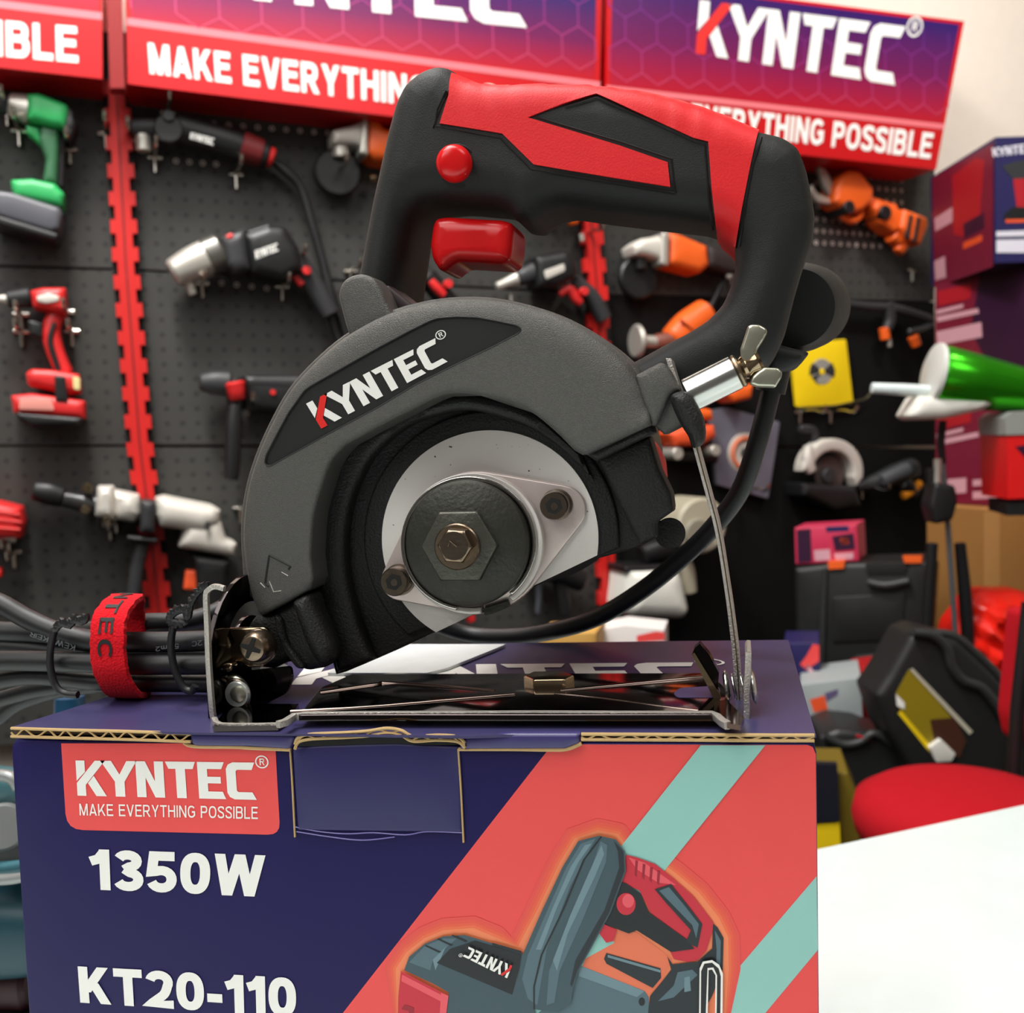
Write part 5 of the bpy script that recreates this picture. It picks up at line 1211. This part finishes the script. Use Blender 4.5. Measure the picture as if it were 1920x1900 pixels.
tool('circular_saw_tool', 'small circular saw with white blade guard hanging at right', 'power tool', (1570, 940), [
    ('blade_guard', 'slab', [tuple(q) for q in circ(1560, 884, 57, 62, 20, 180, 372)]+[(1604, 912)]+[tuple(q) for q in circ(1560, 888, 38, 42, 16, 370, 190)], M_silw, .008, dict(th=.03, bv=.006, r=1)),
    ('front_arm', 'bar', [(1516, 838, 9), (1514, 864, 12), (1520, 884, 10)], M_silw, .014), ('blade', 'disc', (1558, 888, 34, .01), mat('blade_brown', (92, 82, 78), .4, .5)), ('hub', 'disc', (1556, 892, 14, .03), M_blk2), ('top_handle', 'bar', [(1500, 804, 7), (1524, 808, 8), (1528, 836, 7)], M_blk2),
    ('motor_body', 'slab', [(1500, 905), (1600, 912), (1612, 950), (1560, 960), (1500, 930)], M_blk, 0, dict(th=.06, bv=.014)), ('small_knob', 'bar', [(1498, 876, 6), (1510, 868, 6)], M_sil)], .04)
tool('multi_tool', 'dark gray tool with a yellow-orange stripe on the lower right panel', 'power tool', (1680, 960), [
    ('body', 'bar', [(1606, 914, 8), (1640, 904, 14), (1680, 890, 20), (1712, 876, 18)], M_blk2), ('grip', 'bar', [(1655, 900, 12), (1700, 880, 14)], mat('grip_gray', (78, 80, 84), .5), .016), ('orange_stripe', 'bar', [(1694, 930, 8), (1710, 920, 9), (1724, 906, 8)], mat('amber', (232, 140, 20), .45), .006), ('tail', 'bar', [(1690, 905, 16), (1712, 925, 14)], M_blk)], .035)
tool('small_orange_tool', 'orange power tool half hidden behind the steel strap', 'power tool', (1300, 835), [
    ('body', 'slab', [(1248, 812), (1280, 800), (1336, 796), (1340, 820), (1310, 836), (1262, 838)], M_orl, 0, dict(th=.05, bv=.012)), ('upper_housing', 'slab', [(1290, 760), (1332, 768), (1336, 788), (1300, 790)], M_or, 0, dict(th=.05, bv=.01)),
    ('cap', 'slab', [(1355, 738), (1380, 722), (1410, 720), (1406, 748), (1372, 756)], M_or, 0, dict(th=.05, bv=.01)), ('chrome_knob', 'disc', (1272, 851, 11, .06), M_sil), ('chrome_knob', 'disc', (1343, 845, 10, .06), M_sil), ('base', 'bar', [(1255, 852, 10), (1340, 858, 12)], M_blk, -.008)], .04)
# paint sprayer
tool('paint_sprayer', 'paint sprayer with white cup hanging under the saw cord', 'sprayer', (1240, 1180), [
    ('turbine', 'disc', (1318, 986, 52, .09), mat('beige_plastic', (176, 168, 146), .5)), ('turbine_cap', 'disc', (1310, 1000, 26, .11), mat('beige_plastic_dark', (140, 134, 118), .5)), ('neck', 'bar', [(1270, 1030, 16), (1284, 1070, 18), (1290, 1110, 16)], mat('beige_plastic', (176, 168, 146), .5), -.004),
    ('gun_body', 'bar', [(1205, 1040, 20), (1240, 1030, 22), (1270, 1040, 18)], M_blk), ('cup_lid', 'slab', [(1170, 1062), (1274, 1058), (1276, 1072), (1170, 1074)], M_blk, 0, dict(th=.08, bv=.006)),
    ('cup', 'slab', [(1172, 1066), (1262, 1062), (1272, 1080), (1286, 1142), (1276, 1160), (1176, 1156), (1164, 1140), (1170, 1084)], M_whitep, .004, dict(th=.10, bv=.03, r=10))], .06)
tool('air_gun', 'thin gray nozzle hanging low behind the bearing plate', 'power tool', (1010, 1150), [
    ('nozzle', 'bar', [(1008, 1080, 7), (1010, 1120, 6), (1008, 1150, 5)], mat('nozzle_gray', (92, 96, 104), .35, .5)), ('body', 'bar', [(980, 1060, 22), (1040, 1070, 24), (1090, 1090, 20)], M_blk), ('handle', 'bar', [(1050, 1090, 14), (1060, 1150, 14)], M_blk)], .04)
tool('red_capped_tool', 'small red tool end showing just below the saw flange', 'power tool', (890, 1180), [('cap', 'bar', [(878, 1150, 9), (884, 1164, 8)], M_tred), ('body', 'bar', [(860, 1110, 16), (874, 1146, 12)], M_blk)], .04)

# ------------------------------------------------------------------ chrome pegboard hooks
M_hook = mat('hook_chrome', (206, 200, 190), .2, 1)
hooks = [(14, 208, 'left of the green drill head'), (36, 246, 'under the green drill nose'), (130, 280, 'behind the green drill handle'), (40, 590, 'under the nose of the red drill'), (125, 585, 'behind the head of the red drill'), (40, 622, 'in front of the red drill trigger'), (134, 622, 'behind the red drill handle'),
         (198, 252, 'on the left edge of the red upright'), (239, 262, 'on the right edge of the red upright'), (314, 212, 'at the top of the polisher head'), (290, 296, 'under the polisher head'), (442, 328, 'under the polisher tail'), (630, 326, 'in front of the orange grinder guard'),
         (528, 538, 'under the red trigger of the impact drill'), (378, 532, 'under the chuck of the impact drill'), (556, 486, 'on the rear of the impact drill body'), (656, 510, 'left of the saw handle post'), (463, 752, 'beside the red ring of the rotary hammer'), (217, 970, 'on the silver hammer barrel'), (206, 984, 'below the silver hammer front'),
         (449, 953, 'at the far end of the silver hammer'), (16, 1014, 'under the red power tool'), (26, 1036, 'below the red power tool, lowest at the left'), (1092, 442, 'below the saw grip'), (1496, 772, 'under the left of the yellow packet'), (1553, 772, 'under the right of the yellow packet'), (1706, 508, 'below the orange shear'), (1612, 914, 'right of the white blade guard'), (1392, 914, 'under the gray packet'), (1366, 512, 'at the tail of the grinder in the handle window')]
hk0 = None
for i, (x, y, w_) in enumerate(hooks):
    lab = 'small chrome peg hook '+w_
    if hk0 is None:
        b0 = WALL.p(x, y, 0); T0 = thing('peg_hook', lab, 'hook', b0, 'chrome peg hooks')
        U_, n_, Zv = WALL.U, WALL.n, np.array([0, 0, 1.0])
        tube('prong', cr([b0+n_*.001, b0+n_*.05, b0+n_*.07-Zv*.004, b0+n_*.084-Zv*.0, b0+n_*.088+Zv*.010], 4), .0030, M_hook, T0, 10)
        tube('backplate', [b0-U_*.011+n_*.003, b0+n_*.003, b0+U_*.011+n_*.003], .0042, M_hook, T0, 10)
        tube('drop_pin', [b0+n_*.006, b0+n_*.006-Zv*.012, b0+n_*.006-Zv*.024], .0032, M_hook, T0, 10)
        hk0 = T0; kids = [o_ for o_ in COL.objects if o_.parent == T0]
    else:
        r_ = hk0.copy(); COL.objects.link(r_); r_.location = tuple(WALL.p(x, y, 0)); r_['label'] = lab
        for ch in kids:
            c_ = ch.copy(); COL.objects.link(c_); c_.parent = r_

# ------------------------------------------------------------------ tower of product boxes at the right
def vbox(name, label, cat, P_corner, dirL, lenL, dirF, lenF, z0, z1, mL, mF, group=None):
    """box with a near vertical edge at P_corner, one side running along dirL, the other along dirF"""
    c = np.array([P_corner[0], P_corner[1], 0.0]); a = nrm([dirL[0], dirL[1], 0])*lenL; b = nrm([dirF[0], dirF[1], 0])*lenF
    T = thing(name, label, cat, c+(a+b)/2+np.array([0, 0, z0]), group)
    pts = [c, c+b, c+a+b, c+a]
    mk('carton', [tuple(p+[0, 0, z0]) for p in pts]+[tuple(p+[0, 0, z1]) for p in pts], [(3, 2, 1, 0), (4, 5, 6, 7), (0, 1, 5, 4), (1, 2, 6, 5), (2, 3, 7, 6), (3, 0, 4, 7)], mF, T, False)
    FL = Frame(c+a+np.array([0, 0, 1.0]), -a); FF = Frame(c+np.array([0, 0, 1.0]), b)
    return T, FL, FF
M_mag = mat('pack_magenta', (122, 26, 52), .4); M_pnavy = mat('pack_navy', (38, 34, 84), .4); M_ptxt = mat('pack_text_pink', (214, 160, 172), .5); M_pdred = mat('pack_dark_red', (176, 28, 40), .4)
M_ppur = mat('pack_dark_purple', (50, 18, 48), .4); M_ptw = mat('pack_text_white', (224, 220, 230), .5)
cA = CAM+ray(1866, 500)*1.75; cB = CAM+ray(1745, 500)*2.02
zt = (CAM+ray(1866, 262)*1.75)[2]; zm = (CAM+ray(1866, 493)*1.75)[2]
dirL = (cB-cA)[:2]; dirF = (dirL[1], -dirL[0])
def strips(FR, T, items):
    for pts, m in items: patch('printed_block', FR, pts, .0006, m, T, .0002+.0001*random.random())
T, FL, FFp = vbox('product_box', 'navy box with a red drill picture, top of the tower at the right edge', 'box', cA, dirL, np.linalg.norm(dirL), dirF, .3, zm, zt, M_mag, M_pnavy, 'printed product boxes in the tower')
strips(FL, T, [([(1748, 334), (1862, 268), (1862, 500), (1752, 540)], M_mag), ([(1748, 336), (1772, 322), (1774, 352), (1750, 364)], M_pdred), ([(1785, 330), (1830, 296), (1846, 300), (1836, 420), (1812, 445), (1788, 440)], M_pdred), ([(1836, 290), (1858, 272), (1860, 370), (1840, 400)], M_pdred),
    ([(1752, 386), (1784, 366), (1786, 380), (1754, 400)], M_ptxt), ([(1752, 410), (1786, 388), (1786, 416), (1754, 434)], M_ptxt), ([(1806, 420), (1846, 398), (1846, 428), (1808, 448)], M_ppur), ([(1806, 455), (1842, 440), (1842, 452), (1806, 468)], M_orl), ([(1752, 490), (1772, 480), (1774, 520), (1754, 526)], M_ptxt), ([(1776, 492), (1800, 478), (1800, 490), (1776, 504)], M_ptxt)])
for pts, m in [([(1878, 312), (1900, 304), (1920, 300), (1960, 300), (1960, 332), (1900, 336)], M_blk2), ([(1898, 324), (1960, 318), (1960, 390), (1906, 388)], M_pdred), ([(1884, 400), (1900, 388), (1960, 388), (1960, 410), (1880, 412)], M_blk), ([(1884, 406), (1960, 404), (1960, 416), (1886, 418)], M_orl),
               ([(1868, 434), (1960, 431), (1960, 442), (1868, 444)], M_ptw), ([(1868, 450), (1960, 448), (1960, 474), (1868, 474)], M_ptw)]:
    patch('printed_block', FFp, pts, .0006, m, T, .0002+.0001*random.random())
brand(FFp, [(1860, 278), (1935, 268), (1935, 286), (1862, 294)], .0008, M_ptw, T, None, False)
zc = (CAM+ray(1760, 945)*1.95)[2]
zmid = (CAM+ray(1760, 762)*1.95)[2]
cC = CAM+ray(1990, 700)*1.72; cD = CAM+ray(1754, 700)*1.98; dL2 = (cD-cC)[:2]; dF2 = (dL2[1], -dL2[0])
for zz0, zz1, oy, lab in ((zmid, zm-.004, 0, 'magenta and purple tool box under the navy box, middle of the tower'), (zc, zmid-.003, 232, 'magenta tool box below the green tool, lowest printed box of the tower')):
    T, FL, FF2 = vbox('product_box', lab, 'box', cC, dL2, np.linalg.norm(dL2), dF2, .25, zz0, zz1, M_mag, M_mag, 'printed product boxes in the tower')
    it = [([(1758, 546), (1822, 532), (1820, 560), (1760, 574)], M_pdred), ([(1840, 500), (1985, 500), (1985, 728), (1870, 716), (1820, 620)], M_ppur), ([(1872, 566), (1896, 552), (1880, 620), (1862, 640), (1852, 630)], M_pdred), ([(1896, 580), (1985, 556), (1985, 610), (1905, 620)], M_pdred),
          ([(1884, 622), (1985, 612), (1985, 646), (1890, 652)], M_blk), ([(1888, 660), (1985, 650), (1985, 664), (1890, 672)], M_orl), ([(1756, 582), (1806, 570), (1806, 577), (1756, 590)], M_ptxt), ([(1756, 594), (1834, 578), (1836, 587), (1758, 604)], M_ptxt), ([(1756, 622), (1840, 604), (1842, 632), (1758, 648)], M_ptxt)]
    if oy: it = [([(x, y+oy) for x, y in p], m) for p, m in it if max(q[1] for q in p) < 640]+[([(1764, 900), (1812, 896), (1812, 924), (1764, 928)], M_ptxt), ([(1824, 900), (1860, 898), (1860, 910), (1824, 912)], M_ptxt), ([(1824, 922), (1960, 916), (1960, 932), (1824, 936)], M_ptxt)]
    strips(FL, T, it)
# brown carton under the tower
cE = CAM+ray(1990, 1000)*1.66; cF = CAM+ray(1738, 1000)*1.95; dL3 = (cF-cE)[:2]; dF3 = (dL3[1], -dL3[0])
T, FL, FF2 = vbox('brown_carton', 'large plain brown cardboard carton carrying the tower of printed boxes', 'box', cE, dL3, np.linalg.norm(dL3), dF3, .35, .502, zc-.002, M_tan, M_tan)
patch('packing_tape', FL, [(1845, 960), (1875, 960), (1875, 1150), (1845, 1150)], 0, mat('packing_tape', (190, 140, 84), .3), T, .0005)
# red box in front of the tower, right edge
rb_ = facing(1910, 880, 1.45, 8)
T = thing('red_box', 'bright red box at the right edge below the green tool', 'box', rb_.p(1920, 940)); tag(T, None, None)
slab('carton', rb_, [[(1888, 818), (2010, 812), (2010, 930), (1890, 936)]], 0, .10, mat('carton_red', (226, 24, 24), .4), T); slab('lid', rb_, [[(1884, 784), (1900, 772), (2010, 765), (2010, 812), (1886, 816)]], .002, .10, mat('lid_gray', (150, 152, 146), .4), T)
slab('printed_picture', rb_, [[(1904, 838), (1925, 834), (1990, 836), (1990, 862), (1930, 866)]], .0008, .001, M_ppur, T)
rs_ = thing('folding_rack', 'narrow black rack post carrying the red box', 'rack', (rb_.p(1930, 940, -.05)[0], rb_.p(1930, 940, -.05)[1], 0))
zr = rb_.p(1940, 936, -.05)
box('rack_shelf', (zr[0]-.05, zr[1]-.05, zr[2]-.02), (zr[0]+.12, zr[1]+.06, zr[2]-.001), M_blk, rs_)
box('rack_post', (zr[0]+.03, zr[1]-.01, .441), (zr[0]+.05, zr[1]+.01, zr[2]-.02), M_blk, rs_)

# ------------------------------------------------------------------ stand with green lamp-like tool
G = facing(1790, 800, 1.52, 10)
T = thing('tool_stand', 'thin dark metal stand rising before the brown carton', 'stand', (G.p(1812, 1300, 0)[0], G.p(1812, 1300, 0)[1], .44))
gp = G.p(1812, 1300, 0)
tube('pole', [(gp[0], gp[1], .445), (gp[0], gp[1], .5), tuple(G.p(1795, 1240, 0)), tuple(G.p(1784, 1080, 0)), tuple(G.p(1774, 940, 0)), tuple(G.p(1768, 870, 0))], .0042, mat('pole_gray', (112, 116, 120), .35, .6), T, 12)
lathe('foot', (gp[0], gp[1], .441), (gp[0], gp[1], .455), [(0, .07), (.7, .07), (1, .02)], M_blk, T)
slab_at('clamp', G, [rnd([(1752, 905), (1790, 910), (1796, 938), (1786, 976), (1752, 984), (1742, 950)], 8)], .016, .02, .04, M_blk, T, bevel=.006)
bar('clamp_lever', G, [(1758, 862, 7), (1757, 905, 7)], .0, M_sil, T); bar('clamp_head', G, [(1745, 880, 9), (1750, 930, 10)], -.005, M_blk, T)
bar('folded_leg', G, [(1748, 1020, 10), (1740, 1150, 10), (1736, 1260, 9)], -.02, M_blk, T); bar('folded_leg', G, [(1800, 1020, 10), (1812, 1150, 12), (1816, 1260, 10)], -.02, M_blk, T)
T = thing('green_sprayer', 'shiny metallic green tapered tool with white tip and cone, right edge', 'tool', G.p(1790, 770, .02))
M_mgreen = mat('metallic_green', (64, 190, 30), .25, .85)
a_, b_ = G.p(1752, 702, .03), G.p(2020, 752, .03); mm = G.mpp(1800, 720)
lathe('green_body', a_, b_, [(0, 50*mm), (.04, 56*mm), (.3, 50*mm), (.7, 40*mm), (1, 30*mm)], M_mgreen, T, 32)
lathe('white_cap', G.p(1742, 700, .03), G.p(1754, 702, .03), [(0, 44*mm), (.4, 56*mm), (1, 58*mm)], mat('cap_gray_white', (206, 206, 200), .35), T, 32)
bar('white_tip', G, [(1636, 728, 10), (1700, 731, 11), (1748, 733, 10)], .04, M_offw, T)
slab_at('white_cone', G, [rnd([(1722, 742), (1880, 748), (1840, 770), (1770, 786), (1712, 788), (1700, 780)], 6)], .05, .06, .06, M_whitep, T, bevel=.014)
bar('bracket', G, [(1768, 790, 7), (1764, 830, 7), (1768, 870, 6)], -.01, M_blk, T)

# ------------------------------------------------------------------ cases and boxes on the plinth
def fbox(name, label, cat, px, py, d, yaw, outline, thick, m, bevel=.006, h0=0, r=6):
    f = facing(px, py, d, yaw); T = thing(name, label, cat, f.p(px, py, 0))
    slab_at('case_shell' if 'case' in name else 'carton', f, [rnd(outline, r)], h0-bevel, h0, thick, m, T, bevel=bevel)
    return T, f
M_case = mat('case_black', (24, 25, 24), .5, 0, .3, 120); M_case2 = mat('case_gray', (44, 46, 45), .45)
T, f = fbox('tool_case', 'big black plastic tool case with two orange latches, upright on the plinth', 'case', 1620, 1280, 1.78, -14, [(1490, 1064), (1560, 1056), (1740, 1050), (1752, 1070), (1745, 1180), (1722, 1340), (1496, 1340)], .12, M_case, .01)
slab_at('handle_recess', f, [rnd([(1622, 1056), (1706, 1054), (1700, 1078), (1626, 1080)], 6)], .001, .0015, .006, M_hole, T, bevel=.0006)
bar('handle', f, [(1628, 1092, 7), (1660, 1098, 8), (1704, 1090, 7)], .012, M_case2, T)
slab('latch', f, [[(1552, 1054), (1584, 1052), (1582, 1066), (1554, 1068)]], .006, .02, M_or, T); slab('latch', f, [[(1692, 1044), (1728, 1044), (1728, 1056), (1696, 1056)]], .006, .02, M_or, T)
bar('hinge_rib', f, [(1548, 1066, 5), (1544, 1150, 6), (1540, 1280, 5)], .002, M_case2, T)
for q in ([(1560, 1120), (1700, 1112), (1690, 1200), (1560, 1206)], [(1600, 1230), (1700, 1222), (1690, 1270), (1590, 1276)]): slab_at('raised_panel', f, [rnd(q, 8)], .001, .003, .004, M_case, T, bevel=.0015)
T, f = fbox('small_picture_box', 'small pink and purple printed box on top of the big black case', 'box', 1550, 1058, 1.80, -14, [(1490, 990), (1606, 984), (1610, 1052), (1492, 1058)], .10, mat('pack_pink', (206, 50, 86), .4), .001, -.005, 1)
for q, m in (([(1494, 994), (1520, 992), (1522, 1054), (1496, 1056)], M_ppur), ([(1548, 988), (1590, 986), (1592, 996), (1550, 998)], M_pnavy), ([(1560, 1006), (1600, 1000), (1604, 1030), (1566, 1034)], M_ppur), ([(1526, 1032), (1556, 1030), (1558, 1050), (1528, 1052)], M_ptxt), ([(1564, 1038), (1600, 1036), (1600, 1048), (1566, 1050)], M_ptxt), ([(1574, 1010), (1590, 1008), (1592, 1020), (1578, 1022)], M_orl)): patch('printed_block', f, q, -.005, m, T, .0004)
# leaning case with yellow label
T, f = fbox('leaning_tool_case', 'black tool case leaning on its corner with a yellow printed label', 'case', 1760, 1430, 1.36, 12,
            [(1636, 1300), (1662, 1262), (1702, 1190), (1730, 1180), (1790, 1196), (1850, 1252), (1885, 1290), (1900, 1340), (1880, 1440), (1868, 1578), (1716, 1580), (1700, 1436), (1660, 1370)], .08, mat('case_black_smooth', (30, 31, 31), .45), .012)
tube('handle', cr([f.p(x, y, .004) for x, y in [(1712, 1186), (1750, 1192), (1775, 1216), (1786, 1250), (1806, 1276), (1840, 1290), (1868, 1322), (1884, 1350)]], 6), .0065, M_case2, T, 12)
tube('rim', cr([f.p(x, y, -.01) for x, y in [(1704, 1190), (1780, 1190), (1830, 1226), (1880, 1278), (1898, 1320)]], 6), .006, M_case2, T, 12)
lb = slab('yellow_label', f, [[(1704, 1256), (1716, 1262), (1786, 1348), (1776, 1362), (1752, 1410), (1690, 1345), (1680, 1300)]], .0006, .001, mat('label_olive', (146, 126, 22), .45), T)
slab('label_picture', f, [[(1744, 1350), (1790, 1346), (1812, 1390), (1800, 1420), (1760, 1416), (1750, 1380)]], .0012, .0008, mat('label_brown', (70, 38, 22), .5), T)
for q, m in (([(1706, 1256), (1712, 1254), (1824, 1372), (1818, 1378)], mat('label_edge', (196, 190, 170), .5)), ([(1680, 1302), (1696, 1318), (1696, 1330), (1682, 1324)], M_white), ([(1684, 1338), (1690, 1334), (1748, 1402), (1742, 1410)], mat('packet_yellow', (250, 214, 20), .45))): slab('label_stripe', f, [q], .0014, .0008, m, T)
slab_at('side_sticker', f, [rnd([(1742, 1402), (1764, 1386), (1792, 1414), (1784, 1428), (1756, 1430)], 3)], .008, .009, .008, M_whitep, T, bevel=.001)
T, f = fbox('low_tool_case', 'low black tool case lying before the gray picture box', 'case', 1620, 1480, 1.42, 6, [(1534, 1378), (1570, 1364), (1620, 1368), (1680, 1390), (1722, 1408), (1728, 1470), (1716, 1545), (1600, 1547), (1540, 1545)], .1, mat('case_black_smooth', (30, 31, 31), .45), .01)
tube('handle', cr([f.p(x, y, .006) for x, y in [(1546, 1380), (1580, 1396), (1612, 1392), (1640, 1376), (1680, 1400), (1712, 1424)]], 6), .006, M_case2, T, 12); bar('red_mark', f, [(1606, 1380, 3), (1630, 1388, 3)], .008, M_pdred, T)
T, f = fbox('gray_picture_box', 'light gray box with an orange tool picture beside the printed box', 'box', 1560, 1372, 1.52, -4, [(1500, 1284), (1614, 1270), (1618, 1356), (1520, 1374)], .12, mat('pack_light_gray', (158, 166, 166), .45), .001, 0, 1)
for q, m in (([(1518, 1312), (1546, 1304), (1552, 1330), (1526, 1336)], M_orl), ([(1546, 1300), (1572, 1292), (1570, 1304), (1550, 1316)], mat('pack_violet', (96, 84, 120), .5)), ([(1550, 1344), (1600, 1338), (1600, 1345), (1550, 1351)], M_whitep)): patch('printed_block', f, q, 0, m, T, .0005)
T, f = fbox('purple_box', 'purple box with red diagonal print right behind the saw box', 'box', 1510, 1280, 1.60, -4, [(1470, 1206), (1536, 1206), (1548, 1462), (1490, 1464)], .1, M_pnavy, .001, 0, 1)
for q, m in (([(1512, 1230), (1524, 1208), (1536, 1210), (1536, 1240), (1512, 1256), (1500, 1246)], M_boxred), ([(1508, 1250), (1516, 1246), (1540, 1276), (1536, 1282)], M_ptxt)): patch('printed_block', f, q, 0, m, T, .0005)
T, f = fbox('yellow_carton', 'yellow and brown carton edge low beside the printed box', 'box', 1560, 1590, 1.25, 0, [(1500, 1448), (1590, 1450), (1612, 1500), (1612, 1648), (1500, 1652)], .1, mat('carton_olive', (110, 92, 18), .5), .001, 0, 1)
slab('dark_panel', f, [[(1500, 1432), (1570, 1434), (1574, 1540), (1500, 1546)]], .012, .012, mat('panel_navy', (18, 20, 34), .5), T)
slab('yellow_panel', f, [[(1500, 1548), (1574, 1544), (1578, 1620), (1500, 1620)]], .010, .01, mat('packet_yellow', (250, 214, 20), .45), T)
# red plastic bag
bg = facing(1860, 1200, 1.55, 10)
def bagh(V, L):
    d = dist(V, [L[0]]); s = V*60
    return .05*np.minimum(d/.04, 1)**.6+.006*np.sin(s[:, 0]*2.3+np.sin(s[:, 1]*1.7)*1.5)*np.minimum(d/.02, 1)+.005*np.sin(s[:, 1]*3.1+s[:, 0]*1.9)*np.minimum(d/.02, 1)-.05
T = slab_uv('plastic_bag', bg, [[bg.uv(x, y, 0) for x, y in [tuple(q) for q in cr([(1800, 1200), (1820, 1160), (1850, 1122), (1900, 1116), (1960, 1130), (1980, 1250), (1960, 1380), (1880, 1390), (1810, 1320)], 4, True)]]], 0, .09, mat('bag_red', (236, 36, 22), .28, 0, .4, 60), None, bevel=.02, grid=.008, hfun=bagh)
tag(T, 'crumpled shiny red plastic bag beside the brown carton', 'bag')
T, f = fbox('maroon_box', 'dark red box lying between the gray picture box and leaning case', 'box', 1620, 1390, 1.58, 0, [(1608, 1262), (1680, 1252), (1700, 1300), (1704, 1472), (1618, 1472)], .1, mat('carton_dark_red', (176, 20, 22), .45), .001, 0, 1)
# small things just behind the printed box
T, f = fbox('tan_box', 'tan cardboard box top seen just behind the printed box', 'box', 1080, 1220, 1.2, 0, [(1010, 1190), (1118, 1186), (1130, 1687), (1005, 1687)], .08, mat('tan_card', (196, 150, 72), .6), .001, 0, 1)
T, f = fbox('white_red_packet', 'white and red printed packet behind the rear edge of the printed box', 'packet', 1190, 1220, 1.25, 0, [(1126, 1180), (1170, 1172), (1246, 1180), (1252, 1650), (1130, 1650)], .06, mat('packet_white', (226, 220, 216), .5), .001, 0, 1)
patch('printed_block', f, [(1194, 1192), (1230, 1184), (1246, 1186), (1246, 1200), (1194, 1204)], 0, M_boxred, T, .0004)
# supports that carry the boxes in front of the plinth
o = wallbox('storage_bench', .3, 1.7, 0, .44, .364, .76, mat('bench_black', (20, 20, 21), .5)); tag(o, 'low black storage bench in front of the plinth under the cases', 'bench')

# ------------------------------------------------------------------ red chair at the right
cc = CAM+ray(1806, 1492)*1.05
T = thing('red_chair', 'round red upholstered stool chair beyond the white table', 'chair', (cc[0], cc[1], 0))
M_seat = mat('seat_red', (176, 14, 28), .85, 0, .2, 900, .2)
zs = cc[2]; rs2 = 198*1.05/1900
lathe('seat', (cc[0], cc[1], zs-.05), (cc[0], cc[1], zs+.012), [(0, rs2*.9), (.15, rs2*.98), (.4, rs2*1.01), (.7, rs2*.97), (.88, rs2*.8), (.97, rs2*.5), (1, .001)], M_seat, T, 64, 60)
cyl('seat_pan', (cc[0], cc[1], zs-.075), (cc[0], cc[1], zs-.05), rs2*.8, M_blk, T)
tube('column', [(cc[0], cc[1], .06), (cc[0], cc[1], .3), (cc[0], cc[1], zs-.07)], .022, M_blk, T)
for k in range(5):
    a = 2*math.pi*k/5+.3; tube('leg', [(cc[0], cc[1], .08), (cc[0]+.08*math.cos(a), cc[1]+.08*math.sin(a), .06), (cc[0]+.15*math.cos(a), cc[1]+.15*math.sin(a), .02)], .016, M_blk, T)
bk = facing(1930, 1260, 1.13, 20)
slab_at('backrest', bk, [rnd([(1930, 1150), (2040, 1140), (2060, 1420), (1922, 1400), (1912, 1350)], 14)], .01, .02, .05, M_seat, T, bevel=.01)
tube('back_frame', [tuple(bk.p(x, y, .01)) for x, y in [(1930, 1130), (1920, 1220), (1908, 1330), (1902, 1460)]], .008, M_blk, T, 10)

# ------------------------------------------------------------------ teal machine left of the box, on the table
TF = facing(20, 1600, .42, 0)
zt_ = TZ
T = thing('teal_machine', 'teal power tool with chrome parts left of the printed box, out of focus', 'power tool', (TF.p(0, 1700)[0], TF.p(0, 1700)[1], zt_))
M_dullsil = mat('dull_silver', (150, 152, 150), .4, .5)
M_teal = mat('teal_paint', (14, 62, 74), .4); M_teald = mat('teal_dark', (12, 44, 54), .35)
bar('motor_body', TF, [(-160, 1745, 84), (-60, 1740, 88), (40, 1735, 86), (110, 1735, 80)], -.01, M_teal, T, sq=2.6, seg=28)
bar('chrome_band', TF, [(-120, 1645, 9), (0, 1650, 10), (60, 1642, 9)], .015, M_dullsil, T); bar('upper_band', TF, [(-120, 1622, 12), (0, 1628, 12), (60, 1620, 10)], .008, mat('teal_light', (60, 110, 120), .4), T)
lathe('dial', TF.p(10, 1550, -.004), TF.p(4, 1552, .006), [(0, 44*TF.mpp(0, 1550)), (.8, 44*TF.mpp(0, 1550)), (1, 38*TF.mpp(0, 1550))], M_dullsil, T, 40)
bar('top_housing', TF, [(-140, 1470, 34), (-20, 1474, 36), (70, 1480, 30)], -.01, mat('teal_gray', (60, 100, 106), .35), T, sq=3)
bar('top_fitting', TF, [(-20, 1452, 10), (20, 1458, 11), (34, 1478, 10)], .012, M_dullsil, T)
bar('middle_housing', TF, [(-150, 1545, 60), (0, 1560, 62), (90, 1560, 56)], -.02, M_blk, T, sq=3)
bar('lower_red_housing', TF, [(-150, 1850, 40), (60, 1848, 40)], -.012, mat('deep_maroon', (50, 16, 20), .4), T, sq=3)
zb_ = TF.p(0, 1900)[2]
c_ = TF.p(-40, 1850, -.02); box('foot_block', (c_[0]-.04, c_[1]-.02, zt_), (c_[0]+.05, c_[1]+.03, c_[2]), M_blk, T)
bt = facing(140, 1316, .50, 0)
T = thing('blue_bottle', 'blurred blue object behind the cable bundle', 'bottle', (bt.p(130, 1400)[0], bt.p(130, 1400)[1], zt_))
c_ = bt.p(132, 1335, 0)
lathe('bottle_body', (c_[0], c_[1], zt_), (c_[0], c_[1], bt.p(132, 1306)[2]), [(0, .012), (.04, .013), (.8, .013), (.9, .008), (1, .007)], mat('blue_plastic', (16, 66, 96), .4), T, 24)
